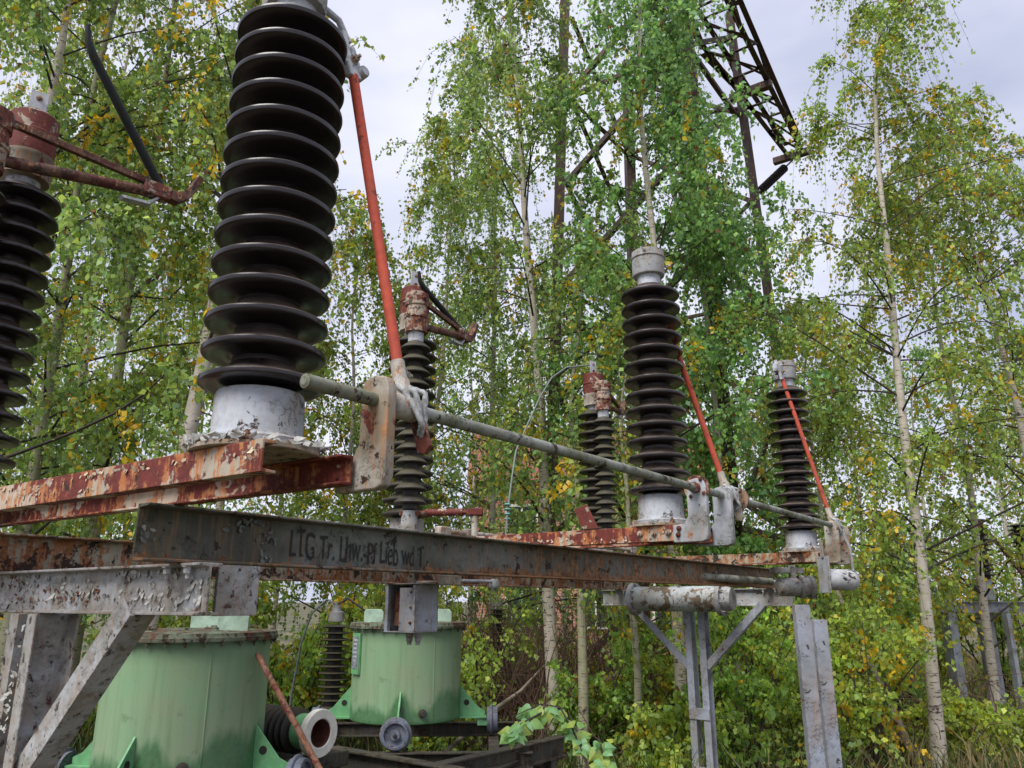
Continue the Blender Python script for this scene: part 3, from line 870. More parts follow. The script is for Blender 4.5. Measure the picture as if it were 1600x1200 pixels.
obj('door', slab(cu0 - 0.006, cu0 - 0.001, cv0, cv0 + 0.125, h0, h1 - 0.02), M['grey_clean'], cb, 0.001)
obj('inner_plate', slab(cu0 + 0.05, cu0 + 0.056, cv0 + 0.14, cv1 - 0.03, h0 + 0.03, h1 - 0.04), M['rust_bar'], cb)
obj('frame_post', slab(cu0 - 0.006, cu0 + 0.02, cv1 - 0.03, cv1 - 0.0045, h0, h1), M['grey_clean'], cb)
obj('hinge_strip', slab(cu0 - 0.010, cu0 - 0.0065, cv0 - 0.004, cv0 + 0.012, h0 + 0.004, h1 - 0.004), M['grey_peel'], cb)
for k in range(3):
    obj('bolt', MB().bolt(P(cu0 - 0.006, cv0 + 0.03, h0 + 0.05 + 0.09 * k), -U, 0.007, 0.01), M['rust_head'], cb)
for k in (0.06, 0.13):
    obj('cable_gland', MB().lathe([(0.024, 0), (0.024, -0.03), (0.02, -0.032), (0.02, -0.055), (0.014, -0.056), (0.014, -0.075)][::-1], P(cu0 + 0.1, cv0 + k, h0 - 0.006), n=18), M['grey'], cb)
obj('hanger', MB().box(P(2.62, 1.75, 0.1035 + 0.004 - 0.0012), U, VV, Z, 0.12, 0.10, 0.0015), M['grey_peel'], cb)

gl = empty('limit_switch', P(2.9, 1.60, 0.10), 'short grey rod ending in a small pale cup beside the control box', 'switch')
obj('rod', MB().tube([P(2.72, 1.60, 0.125), P(3.10, 1.60, 0.128)], 0.010, 10), M['alu'], gl)
obj('cup', MB().lathe([(0.03, 0.0), (0.036, 0.01), (0.034, 0.04), (0.02, 0.06)], P(3.12, 1.60, 0.085), n=20), M['grey'], gl)
obj('clamp_block', MB().box(P(2.66, 1.60, 0.125), U, VV, Z, 0.08, 0.03, 0.03), M['bracket'], gl, 0.006)
obj('beam_clip', MB().box(P(2.66, 1.75, 0.1205), U, VV, Z, 0.012, 0.12, 0.006), M['bracket'], gl)

# air cylinder on the far column
ac = empty('air_cylinder', P(5.3, 1.25, -0.06), 'stubby horizontal grey cylinder with bolted end flanges, blotched with brown moss', 'cylinder')
c0, c1 = P(5.28, 0.80, 0.02), P(5.28, 1.70, 0.02)
L = np.linalg.norm(c1 - c0)
obj('barrel', MB().lathe([(0.09, 0.03), (0.104, 0.032), (0.104, L - 0.032), (0.09, L - 0.03)], c0, VV, 40), M['cylinder'], ac)
for zz in (0.05, L - 0.05):
    f_ = obj('end_flange', MB().lathe([(0.105, -0.02), (0.136, -0.02), (0.136, 0.02), (0.105, 0.02)], c0 + VV * zz, VV, 36), M['grey'], ac)
    for k in range(8):
        a = 2 * math.pi * k / 8 + 0.2
        obj('bolt', MB().bolt(c0 + VV * (zz - 0.02) + (U * math.cos(a) + Z * math.sin(a)) * 0.121, -VV, 0.009, 0.02), M['grey'], f_)
obj('end_head', MB().lathe([(0.06, -0.05), (0.09, -0.045), (0.1, 0.0), (0.1, 0.034)], c0, VV, 32), M['grey_peel'], ac)
for vv in (1.0, 1.35):
    obj('saddle', MB().box(P(5.395, vv, 0.035), U, VV, Z, 0.055, 0.02, 0.05), M['bracket'], ac, 0.003)

pr_ = empty('push_rod', P(4.6, 0.36, 0.1), 'mossy brown pipe with forked end running just below the dark beam', 'rod')
a, b_ = at_fwd(1010, 894, 5.0), at_fwd(1205, 909, 6.25)
obj('pipe', MB().tube([a, b_], 0.027, 18), M['shaft'], pr_)
obj('rod_end', MB().tube([b_ - unit(b_ - a) * 0.01, b_ + unit(b_ - a) * 0.16], 0.014, 10), M['alu'], pr_)
obj('fork', MB().box(b_ + unit(b_ - a) * 0.2, U, VV, Z, 0.05, 0.02, 0.022), M['alu'], pr_, 0.006)
obj('pipe_hanger', MB().box(a + (b_ - a) * 0.5 + VV * 0.12 + Z * 0.036, U, VV, Z, 0.02, 0.13, 0.005), M['grey_peel'], pr_)

dm = empty('drive_motor', P(5.35, 0.10, 0.06), 'dark grey finned cylindrical drive hanging under the far base', 'motor')
m0 = at_fwd(1215, 917, 6.0)
obj('housing', MB().lathe([(0.05, 0), (0.068, 0.01), (0.07, 0.15), (0.06, 0.16), (0.06, 0.17), (0.085, 0.175), (0.085, 0.20), (0.065, 0.205), (0.065, 0.24), (0.085, 0.245), (0.085, 0.27), (0.05, 0.29)], m0, unit(X * 1 + Y * 0.1), 30), M['grey_peel'], dm)
obj('bracket_arm', MB().box(m0 + Z * 0.12 + X * 0.08, unit(X + Y * 0.4), unit(Y - X * 0.4), Z, 0.14, 0.03, 0.02), M['grey_peel'], dm, 0.003)
obj('hanger', MB().box(m0 + Z * 0.10 + X * 0.12, X, Y, Z, 0.02, 0.02, 0.06), M['grey_peel'], dm)

cw = empty('counterweight', P(4.95, -0.28, 0.0), 'white round nosed counterweight with patches of bare dark metal below the shaft end', 'counterweight')
w0 = at_fwd(1290, 905, 5.35)
wd = unit(V(1, 0.12, -0.03))
obj('weight', MB().lathe([(0.05, 0), (0.068, 0.004), (0.07, 0.16), (0.066, 0.19), (0.052, 0.215), (0.03, 0.228), (0.004, 0.232)], w0, wd, 32), M['weight'], cw)
obj('end_plate', MB().box(w0 - wd * 0.006 + Z * 0.03, np.cross(wd, Z), np.cross(wd, np.cross(wd, Z)), wd, 0.072, 0.12, 0.006), M['grey'], cw, 0.002)
obj('hanger', MB().box(w0 - wd * 0.006 + Z * 0.20, np.cross(wd, Z), Z, wd, 0.012, 0.06, 0.008), M['bracket'], cw)

# shaft-end cable tangle
tw = MB()
e0 = on_shaft(4.80)
tw.tube([e0 + Z * 0.03, e0 - Z * 0.06 + X * 0.02, e0 - Z * 0.15 + X * 0.05, e0 - Z * 0.26 + X * 0.055, e0 - Z * 0.40 + X * 0.05], 0.011, 8)
obj('loose_cable', tw, M['strap'], label='pale loose cable dangling from the far end of the shaft', cat='cable')

# grey posts standing free at the far end
for k, (px, ytop, f_) in enumerate(((1251, 945, 4.9), (1279, 968, 5.35))):
    t = at_fwd(px, ytop, f_)
    q = MB().prism([(-0.045, -0.03), (0.045, -0.03), (0.045, 0.03), (0.037, 0.03), (0.037, -0.022), (-0.037, -0.022), (-0.037, 0.03), (-0.045, 0.03)], V(t[0], t[1], -0.05), X, Y, V(0, 0, t[2] + 0.05))
    obj('grey_post', q, M['grey_clean'], bevel=0.002, label=['taller of two pale grey channel posts standing side by side', 'shorter of two pale grey channel posts standing side by side'][k], cat='post', group='pair of grey posts')

# grey conductor drooping from the far terminal lug
t0 = P(4.68, VSS[2], 2.05)
pts = [t0, at_fwd(885, 574, 6.55), at_fwd(862, 590, 6.5), at_fwd(843, 622, 6.4), at_fwd(822, 668, 6.2), at_fwd(806, 705, 6.0), at_fwd(800, 745, 5.8), at_fwd(793, 800, 5.6), at_fwd(790, 838, 5.5)]
dc = empty('drooping_cable', pts[-1], 'grey cable drooping from a red capped terminal down to the beam', 'cable')
obj('conductor', MB().tube(pts, 0.007, 10), M['wire'], dc, smooth=70)
q = MB()
for k in range(4):
    q.lathe([(0.018, 0), (0.026, 0.008), (0.018, 0.018)], pts[-2] + Z * (-0.06 + 0.035 * k), Z, 10)
obj('teal_binding', q, M['teal'], dc)

# ------------------------------------------------------------------ green tanks and what lies round them
TZ = 0.775
def wheel(c, axis, parent):
    w = obj('wheel', MB().lathe([(0.03, -0.05), (0.092, -0.05), (0.094, -0.028), (0.110, -0.026), (0.112, -0.016), (0.110, -0.012), (0.096, -0.008), (0.094, 0.03), (0.078, 0.032), (0.074, 0.012), (0.036, 0.010), (0.034, 0.034), (0.014, 0.036)], c, axis, 36), M['wheel'], parent)
    obj('axle', MB().lathe([(0.013, 0.03), (0.013, 0.05), (0.008, 0.052)], c, axis, 16), M['dark_steel'], w)
    return w

def tank(c, rot, label, plate):
    r = empty('oil_tank', (c[0], c[1], TZ), label, 'tank', 'green oil tanks')
    base = V(c[0], c[1], 0)
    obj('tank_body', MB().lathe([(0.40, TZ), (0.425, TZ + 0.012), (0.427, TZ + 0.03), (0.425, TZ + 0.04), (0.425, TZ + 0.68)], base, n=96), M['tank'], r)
    lid = obj('lid', MB().lathe([(0.43, TZ + 0.675), (0.462, TZ + 0.675), (0.464, TZ + 0.692), (0.464, TZ + 0.695), (0.458, TZ + 0.697), (0.455, TZ + 0.715), (0.3, TZ + 0.725), (0.05, TZ + 0.73)], base, n=80), M['lid'], r)
    for k in range(30):
        a = 2 * math.pi * k / 30
        obj('bolt', MB().bolt(base + V(math.cos(a), math.sin(a), 0) * 0.447 + Z * (TZ + 0.675), -Z, 0.010, 0.016), M['lid'], lid)
    seam_a = -0.95
    for a in (seam_a,):
        d = V(math.cos(a), math.sin(a), 0)
        obj('weld_seam', MB().tube([base + d * 0.425 + Z * (TZ + 0.04), base + d * 0.425 + Z * (TZ + 0.67)], 0.004, 6), M['tank'], r)
    for k in range(4):
        a = rot + math.pi / 2 * k
        d = V(math.cos(a), math.sin(a), 0)
        s = np.cross(Z, d)
        ft = obj('foot', MB().prism([(0.40, 0.0), (0.62, 0.0), (0.62, 0.035), (0.565, 0.06), (0.43, 0.215), (0.40, 0.215)], base + Z * (TZ + 0.02) - s * 0.006, d, Z, s * 0.012), M['green'], r, 0.001)
        obj('foot_flange', MB().box(base + d * 0.51 + Z * (TZ + 0.012), d, s, Z, 0.12, 0.05, 0.0075), M['green'], ft, 0.001)
        obj('axle_block', MB().box(base + d * 0.60 + Z * (TZ - 0.024), d, s, Z, 0.04, 0.035, 0.027), M['green'], ft, 0.004)
        obj('lifting_eye', MB().lathe([(0.022, -0.0075), (0.022, 0.0075)], base + d * 0.475 + Z * (TZ + 0.115), s, 18), M['hole_shade'], ft)  # near-black disc paints the shade of the open eye, no hole is cut
        wheel(base + d * 0.685 + Z * (TZ - 0.012), d, r)
    for k, (dx, dy, w) in enumerate(((-0.24, -0.22, 0.075), (0.27, -0.12, 0.085), (-0.02, 0.25, 0.09))):
        obj('lifting_lug', MB().prism([(-w, 0), (w, 0), (w, 0.075), (w * 0.75, 0.098), (-w * 0.8, 0.098), (-w, 0.08)], base + V(dx, dy - 0.02, TZ + 0.718), X, Z, Y * 0.018), M['pale_green'], lid, 0.003)
        obj('lug_rib', MB().prism([(0, 0), (0.06, 0), (0, 0.085)], base + V(dx - 0.004, dy - 0.0015, TZ + 0.718), Y, Z, X * 0.010), M['pale_green'], lid)
    q = MB()
    rr = random.Random(9)
    for k in range(26):
        a, rad = rr.uniform(0, 6.28), rr.uniform(0.2, 0.44)
        q.box(base + V(math.cos(a) * rad, math.sin(a) * rad, TZ + 0.735), unit(V(rr.uniform(-1, 1), rr.uniform(-1, 1), 0)), Z, unit(V(rr.uniform(-1, 1), rr.uniform(-1, 1), 0)), 0.02, 0.004, 0.012)
    obj('leaf_litter', q, M['lid'], lid, kind='stuff')
    a = rot - math.pi / 2 + 0.45 + (math.pi if False else 0)
    d = V(math.cos(-1.15), math.sin(-1.15), 0)
    obj('drain_plug', MB().lathe([(0.03, 0), (0.03, 0.02), (0.02, 0.022), (0.02, 0.035)], base + d * 0.42 + Z * (TZ + 0.085), d, 18), M['dark_steel'], r)
    if plate:
        d = V(math.cos(-2.55), math.sin(-2.55), 0)
        s = np.cross(Z, d)
        np_ = obj('plate_frame', MB().box(base + d * 0.432 + Z * (TZ + 0.49), s, Z, d, 0.066, 0.15, 0.01), M['green'], r, 0.004)
        obj('nameplate', MB().box(base + d * 0.4435 + Z * (TZ + 0.50), s, Z, d, 0.05, 0.115, 0.0015), M['plate'], np_)
        for k in range(6):
            obj('print_line', MB().box(base + d * 0.4458 + Z * (TZ + 0.59 - 0.03 * k), s, Z, d, 0.040 - 0.006 * (k % 3), 0.006, 0.0006), M['alu'], np_)
    else:
        d = V(math.cos(-2.75), math.sin(-2.75), 0)
        obj('earth_lug', MB().box(base + d * 0.46 + Z * (TZ + 0.44), d, np.cross(Z, d), Z, 0.04, 0.025, 0.004), M['green'], r)
    return r

T1, T2 = (-1.79, 4.52), (-0.83, 6.45)
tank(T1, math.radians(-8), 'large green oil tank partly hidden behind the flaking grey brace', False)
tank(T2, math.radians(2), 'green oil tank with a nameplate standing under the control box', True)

def rail_frame(c, rot, label):
    zt = TZ - 0.012 - 0.1115
    r = empty('rail_frame', (c[0], c[1], 0), label, 'frame', 'dark frames under the tanks')
    d1 = V(math.cos(rot), math.sin(rot), 0)
    d2 = np.cross(Z, d1)
    for a, b_, ln in ((d1, d2, 0.95), (d2, d1, 0.70)):
        for s in (-1, 1):
            cc = V(c[0], c[1], zt - 0.055) + b_ * s * 0.685
            obj('rail', MB().prism([(p[0], p[1] - 0.055) for p in i_prof(0.11 if ln > 0.8 else 0.109, 0.075, 0.010)], cc - a * (ln if ln > 0.8 else 0.645), b_, Z, a * 2 * (ln if ln > 0.8 else 0.645)), M['dark_steel'], r, 0.002)
    for s1 in (-1, 1):
        for s2 in (-1, 1):
            obj('leg', MB().box(V(c[0], c[1], (zt - 0.11) / 2 - 0.02) + d1 * s1 * 0.8 + d2 * s2 * 0.685, d1, d2, Z, 0.05, 0.05, (zt - 0.11) / 2 + 0.018), M['dark_steel'], r, 0.003)
rail_frame(T1, math.radians(-8), 'dark rusty steel rail frame under the tank hidden by the brace')
rail_frame(T2, math.radians(2), 'dark rusty steel rail frame under the tank with the nameplate')

# fallen bushing lying between the tanks
ba = unit(V(0.84, -0.54, 0.0))
b_end = at_fwd(502, 1146, 5.05)
bu = empty('fallen_bushing', V(b_end[0], b_end[1], b_end[2] - 0.16), 'bushing fallen on its side with white ring mouth and brown ribbed body', 'bushing')
pr = [(0.075, -0.62)]
for k in range(7):
    z = -0.58 + 0.058 * k
    pr += [(0.095, z - 0.02), (0.15, z - 0.008), (0.155, z), (0.148, z + 0.006), (0.10, z + 0.018)]
pr.append((0.10, -0.19))
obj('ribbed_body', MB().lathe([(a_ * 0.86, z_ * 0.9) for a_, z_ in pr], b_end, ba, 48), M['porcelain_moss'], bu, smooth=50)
obj('collar', MB().lathe([(a_ * 0.86, z_ * 0.9) for a_, z_ in [(0.10, -0.20), (0.118, -0.19), (0.122, -0.06), (0.13, -0.055)]], b_end, ba, 48, cap0=False, cap1=False), M['green'], bu)
obj('mouth_ring', MB().lathe([(a_ * 0.86, z_ * 0.9) for a_, z_ in [(0.132, -0.056), (0.158, -0.05), (0.16, -0.01), (0.156, 0.0), (0.098, 0.0), (0.092, -0.008), (0.092, -0.18)]], b_end, ba, 56, cap0=False), M['white'], bu)
obj('bore', MB().lathe([(a_ * 0.86, z_ * 0.9) for a_, z_ in [(0.0915, -0.006), (0.09, -0.17)]], b_end, ba, 40, cap0=False), M['bore'], bu)
tm = MB()
mid_b = b_end - ba * 0.3
tq = np.cross(Z, ba)
for s in (-0.22, 0.20):
    obj('timber', MB().box(mid_b + ba * s - Z * (0.137 + 0.045), tq, ba, Z, 0.30, 0.05, 0.045), M['dark_steel'], label=['dark square timber bearing the ribbed end of the fallen bushing', 'dark square timber bearing the white ring end of the fallen bushing'][0 if s < 0 else 1], cat='timber', bevel=0.006)
trestle = empty('trestle', V(mid_b[0], mid_b[1], 0), 'low dark steel trestle between the tanks under the fallen bushing', 'trestle')
zt = mid_b[2] - 0.137 - 0.09
for s in (-1, 1):
    obj('beam', MB().box(V(mid_b[0], mid_b[1], zt - 0.042) + tq * s * 0.2, ba, tq, Z, 0.42, 0.035, 0.04), M['dark_steel'], trestle, 0.003)
    for k in (-1, 1):
        obj('leg', MB().box(V(mid_b[0], mid_b[1], (zt - 0.084) / 2 - 0.02) + tq * s * 0.2 + ba * k * 0.36, ba, tq, Z, 0.03, 0.03, (zt - 0.084) / 2 + 0.019), M['dark_steel'], trestle)

a, b_ = at_fwd(402, 1022, 4.35), at_fwd(512, 1225, 4.05)
b_[2] = max(b_[2], 0.3)
g_ = a + (b_ - a) * ((a[2] + 0.03) / (a[2] - b_[2]))
obj('rusty_bar', MB().tube([a, a + unit(b_ - a) * 0.015, g_], [0.012, 0.016, 0.016], 12), M['rust_bar'], label='slim brown rusty bar leaning in front of the fallen bushing', cat='bar')

# extra dark steel beams on the ground beyond the tanks
for k, (pa, pb, fa, fb_, zz) in enumerate((((690, 1160), (880, 1175), 5.2, 6.2, None), ((520, 1160), (720, 1196), 5.6, 4.9, None), ((700, 1215), (870, 1150), 4.9, 6.6, None))):
    a, b_ = at_fwd(*pa, fa), at_fwd(*pb, fb_)
    zc = (a[2] + b_[2]) / 2 - 0.02 * k
    a[2] = b_[2] = zc
    d = unit(b_ - a)
    s = np.cross(Z, d)
    r = empty('low_girder', V(*((a + b_) / 2)[:2], 0), ['dark girder with a level top in front of the nameplate tank wheel', 'mossy dark girder running below the fallen bushing mouth', 'dark girder slanting away under the leafy sprig'][k], 'girder', 'dark girders near the tanks')
    obj('beam', MB().prism([(p[0], p[1]) for p in i_prof(0.14, 0.09, 0.012)], a - Z * 0.14, s, Z, b_ - a), M['dark_steel'], r, 0.002)
    for t in (0.12, 0.88):
        q = a + (b_ - a) * t
        obj('leg', MB().box(V(q[0], q[1], (zc - 0.141) / 2 - 0.02), d, s, Z, 0.04, 0.035, (zc - 0.141) / 2 + 0.019), M['dark_steel'], r)

# standing ribbed insulators beyond the tanks
def small_post(px, ybase, ytop, fwd, rim, label, cable=False):
    b0, t0 = at_fwd(px, ybase, fwd), at_fwd(px, ytop, fwd)
    h = t0[2] - b0[2]
    base = V(b0[0], b0[1], 0)
    r = empty('ribbed_post', (b0[0], b0[1], 0), label, 'insulator', 'slim ribbed posts beyond the tanks')
    obj('stand', MB().box(base + Z * (b0[2] / 2 - 0.02), X, Y, Z, 0.06, 0.06, b0[2] / 2 + 0.02), M['dark_steel'], r, 0.004)
    z0, z1 = b0[2], b0[2] + h * 0.84
    n = int((z1 - z0) / 0.058)
    pr = [(rim * 0.5, z0)]
    for k in range(n):
        z = z0 + 0.03 + k * (z1 - z0 - 0.03) / n
        pr += [(rim * 0.5, z), (rim * 0.97, z + 0.008), (rim, z + 0.013), (rim * 0.95, z + 0.018), (rim * 0.52, z + 0.03)]
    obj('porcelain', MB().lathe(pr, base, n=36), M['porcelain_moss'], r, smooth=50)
    obj('cap', MB().lathe([(rim * 0.42, z1 - 0.005), (rim * 0.55, z1), (rim * 0.55, z1 + h * 0.09), (rim * 0.3, z1 + h * 0.1), (rim * 0.3, z1 + h * 0.16)], base, n=24), M['grey'], r)
    if cable:
        t = base + Z * (z1 + h * 0.16)
        obj('jumper_cable', MB().tube([t, t + V(0.10, 0, 0.06), t + V(0.26, 0, -0.05), t + V(0.38, 0, -0.32), t + V(0.42, 0, -0.7)], 0.010, 8), M['cable'], r, smooth=70)
        obj('jumper_cable', MB().tube([t, t + V(-0.10, 0, 0.05), t + V(-0.24, 0, -0.08), t + V(-0.33, 0.05, -0.35), t + V(-0.40, 0.1, -0.8), t + V(-0.42, 0.1, -1.3)], 0.011, 8), M['wire'], r, smooth=70)
    return r
small_post(517, 1112, 945, 7.6, 0.135, 'stacked dark ribbed post with arching cables between the two tanks', True)
small_post(777, 1052, 928, 10.5, 0.12, 'slender ribbed post with grey cap among shrubs right of the nameplate tank')

# ------------------------------------------------------------------ lattice gantry behind the birches
def angle_bar(p, q, w, t=0.012, up=Z):
    d = q - p
    a = np.cross(up, d)
    if np.linalg.norm(a) < 1e-3:
        a = np.cross(X, d)
    a = unit(a)
    b = unit(np.cross(d, a))
    return MB().prism([(0, 0), (w, 0), (w, t), (t, t), (t, w), (0, w)], p, a, b, d)

gc = V(2.75, 12.8, 0)
gt = empty('lattice_gantry', gc, 'tall dark brown lattice steel gantry with an overhanging girder rising behind the birches', 'gantry')
HB, HT, ZT = 1.55, 1.15, 13.2
corners = [(-1, -1), (1, -1), (1, 1), (-1, 1)]
def leg_pt(c, z):
    h = HB + (HT - HB) * z / ZT
    return gc + (U * c[0] + VV * c[1]) * h + Z * z
for c in corners:
    obj('leg', angle_bar(leg_pt(c, -0.1), leg_pt(c, ZT), 0.19, 0.018), M['tower'], gt)
lev = [0.3, 2.6, 4.8, 6.9, 8.9, 10.8, 12.6]
for k in range(len(lev) - 1):
    for j in range(4):
        a, b_ = corners[j], corners[(j + 1) % 4]
        lift = 0.02 * j
        obj('diagonal', angle_bar(leg_pt(a, lev[k] + lift), leg_pt(b_, lev[k + 1] + lift), 0.09, 0.01), M['tower'], gt)
        if k % 2 == 1:
            obj('horizontal', angle_bar(leg_pt(a, lev[k]) , leg_pt(b_, lev[k]), 0.08, 0.01), M['tower'], gt)
# girder parallel to the switch frame, ending beyond the tower
g1 = at_fwd(1238, 240, 15.6)
gz = g1[2]
def gir(s, side, top):
    return V(g1[0], g1[1], gz) - U * s + VV * side * (0.16 + 0.045 * s) + Z * top * (0.25 + 0.10 * s)
S = [0, 1.1, 2.2, 3.3, 4.4, 5.5, 6.6]
for side, top in ((-1, 0), (1, 0), (-1, 1), (1, 1)):
    obj('chord', angle_bar(gir(0, side, top), gir(6.6, side, top), 0.10, 0.012), M['tower'], gt)
for k in range(6):
    for side in (-1, 1):
        obj('lacing', angle_bar(gir(S[k], side, k % 2), gir(S[k + 1], side, 1 - k % 2), 0.06, 0.008), M['tower'], gt)
    for top in (0, 1):
        obj('lacing', angle_bar(gir(S[k] + 0.03, -1, top), gir(S[k] + 0.03, 1, top), 0.06, 0.008), M['tower'], gt)
        obj('lacing', angle_bar(gir(S[k] + 0.05, -1, top), gir(S[k + 1], 1, top), 0.055, 0.008), M['tower'], gt)
for s_ in (0.05, 2.9):
    obj('cross_arm', MB().box(gir(s_, 0, 0) - Z * 0.09, VV, U, Z, 0.42, 0.07, 0.07), M['tower'], gt)
obj('girder_tie', angle_bar(gir(4.4, 1, 0), leg_pt((1, -1), gz), 0.10, 0.012), M['tower'], gt)
obj('girder_tie', angle_bar(gir(2.2, 1, 0), leg_pt((1, 1), gz), 0.10, 0.012), M['tower'], gt)
obj('girder_tie', angle_bar(gir(6.0, 1, 0), leg_pt((-1, -1), gz + 0.3), 0.10, 0.012), M['tower'], gt)
# strain insulator string hanging from the girder end
sa = gir(0.05, 0, 0) - Z * 0.2
sb = at_fwd(1183, 303, 15.2)
q = MB()
Ls = np.linalg.norm(sb - sa)
prf = [(0.02, 0.0), (0.02, 0.35)]
for k in range(16):
    z = 0.36 + k * (Ls - 0.45) / 16
    prf += [(0.04, z), (0.10, z + 0.012), (0.10, z + 0.02), (0.045, z + 0.035)]
prf += [(0.02, Ls - 0.05), (0.02, Ls)]
obj('strain_insulator', q.lathe(prf, sa, sb - sa, 16), M['porcelain'], label='dark ribbed insulator string hanging from the gantry girder tip', cat='insulator', smooth=50)

# ------------------------------------------------------------------ brick house beyond the trees
bh = empty('brick_house', (ground_x(930, 24), 24, 0), 'red brick house glimpsed through the trees', 'house')
bx, by = ground_x(930, 24), 24
wm = MB().box(V(bx, by + 3, 2.6), X, Y, Z, 3.6, 3.0, 2.65)
obj('wall', wm, M['brick'], bh)
obj('roof', MB().prism([(-3.4, 0), (3.4, 0), (0, 2.4)], V(bx - 3.9, by + 3, 5.255), Y, Z, X * 7.8), M['roof'], bh)
for wx in (-2.2, 0.0, 2.2):
    for wz in (1.5, 3.9):
        w = obj('window', MB().box(V(bx + wx, by - 0.01, wz), X, Y, Z, 0.5, 0.05, 0.65), M['white'], bh)
        for s in (-1, 1):
            obj('pane', MB().box(V(bx + wx + s * 0.23, by - 0.064, wz), X, Y, Z, 0.20, 0.006, 0.57), M['glass'], w)

# ------------------------------------------------------------------ second switch group standing in the shrubs
D0 = 11.2
def far_p(px, py, f_=D0):
    return at_fwd(px, py, f_)
ff = empty('far_steel_frame', V(ground_x(1530, D0), D0, 0), 'grey steel frame half hidden in shrubs right of the white birch', 'steel frame')
bl, brr = far_p(1468, 948), far_p(1660, 948, D0 + 0.6)
obj('crossbeam', MB().prism(i_prof(0.15, 0.10, 0.012), bl - Z * 0.08, np.cross(Z, unit(brr - bl)), Z, (brr - bl) * V(1, 1, 0)), M['grey_clean'], ff)
for px, w, f_ in ((1481, 0.11, D0), (1537, 0.12, D0 + 0.5), (1572, 0.055, D0 - 0.3), (1640, 0.11, D0 + 0.5)):
    t = far_p(px, 960, f_)
    obj('column', MB().prism([(p[0] - w / 2, p[1] - w) for p in channel(w * 2, w, 0.012)], V(t[0], t[1], -0.05), X, Y, Z * (bl[2] - 0.03)), M['grey_clean'], ff)
obj('tie_plate', MB().box(far_p(1500, 1105), X, Y, Z, 0.34, 0.10, 0.02), M['grey_clean'], ff)
for k, (px, yb, yt, f_) in enumerate(((1540, 905, 806, D0 + 0.2), (1605, 900, 815, D0 + 0.9), (1397, 905, 835, 13.5))):
    b0, t0_ = far_p(px, yb, f_), far_p(px, yt, f_)
    r = empty('far_insulator', b0, ['dark ribbed insulator above the shrub hidden grey frame', 'dark ribbed insulator at the outer end of the shrub hidden frame', 'dark ribbed insulator seen through leaves behind the white birch'][k], 'insulator', 'ribbed insulators in the shrubs')
    base = V(b0[0], b0[1], 0)
    n = 12
    prf = [(0.07, b0[2])]
    for j in range(n):
        z = b0[2] + 0.04 + j * (t0_[2] - b0[2] - 0.06) / n
        prf += [(0.075, z), (0.16, z + 0.012), (0.16, z + 0.02), (0.08, z + 0.04)]
    obj('porcelain', MB().lathe(prf, base, n=28), M['porcelain'], r, smooth=50)
    zl = CAM_H + 0.02 if k < 2 else 0.0
    obj('pedestal', MB().box(base + Z * ((b0[2] + zl) / 2), X, Y, Z, 0.06, 0.06, (b0[2] - zl) / 2), M['grey'], r)
a, b_ = far_p(1528, 812, D0), far_p(1612, 915, D0 - 0.2)
obj('red_rod', MB().tube([a, b_], 0.026, 10), M['rust_arm'], label='dull red rod slanting past the shrub hidden insulators', cat='rod')
t = far_p(1250, 1010, 12.5)
obj('far_tank', MB().lathe([(0.55, 0.5), (0.57, 0.52), (0.57, 1.75), (0.62, 1.752), (0.62, 1.79), (0.1, 1.82)], V(t[0], t[1], 0), n=48), M['tank'], label='dark green tank in shade behind the grey posts', cat='tank')
obj('tank_stand', MB().box(V(t[0], t[1], 0.23), X, Y, Z, 0.5, 0.5, 0.268), M['dark_steel'], label='dark plinth under the shaded green tank', cat='plinth', bevel=0.01)

# ------------------------------------------------------------------ vegetation
def leaf_quads(Pp, D, size, rng, wide=0.40):
    n = len(Pp)
    R = rng.normal(size=(n, 3))
    W = np.cross(D, R)
    W /= np.linalg.norm(W, axis=1, keepdims=True) + 1e-9
    N = np.cross(D, W)
    L = size[:, None]
    c = rng.uniform(-0.12, 0.22, (n, 1))
    v = np.stack([Pp, Pp + D * L * 0.36 + W * L * wide + N * L * c, Pp + D * L, Pp + D * L * 0.36 - W * L * wide + N * L * c], axis=1)
    return v.reshape(-1, 3), np.arange(n * 4).reshape(n, 4)

def leaf_colors(n, group_id, ng, rng, yellow, tone, brown=0.02):
    greens = np.array([[0.070, 0.122, 0.030], [0.096, 0.160, 0.040], [0.122, 0.190, 0.046], [0.155, 0.212, 0.050], [0.088, 0.148, 0.060]])
    gi = rng.integers(0, len(greens), n)
    base = greens[gi] * np.array([2.3, 2.2, 2.1]) * rng.uniform(0.75, 1.3, (n, 1))
    gt_ = rng.uniform(0, 1, ng)[group_id]                 # whole twigs turn together
    shift = rng.uniform(0.75, 1.25, (ng, 1))[group_id]
    base = base * shift * np.array(tone)
    yellow = yellow * 1.35
    lime = (gt_ < yellow * 2.8) & (rng.uniform(size=n) < 0.6)
    base[lime] = np.array([0.34, 0.36, 0.05]) * rng.uniform(0.7, 1.3, (lime.sum(), 1))
    yel = ((gt_ < yellow) & (rng.uniform(size=n) < 0.75)) | (rng.uniform(size=n) < yellow * 0.07)
    base[yel] = np.array([0.74, 0.52, 0.04]) * rng.uniform(0.6, 1.2, (yel.sum(), 1))
    br = rng.uniform(size=n) < brown
    base[br] = np.array([0.20, 0.10, 0.04]) * rng.uniform(0.6, 1.2, (br.sum(), 1))
    out = np.ones((n, 4))
    out[:, :3] = base
    return np.repeat(out, 4, axis=0)

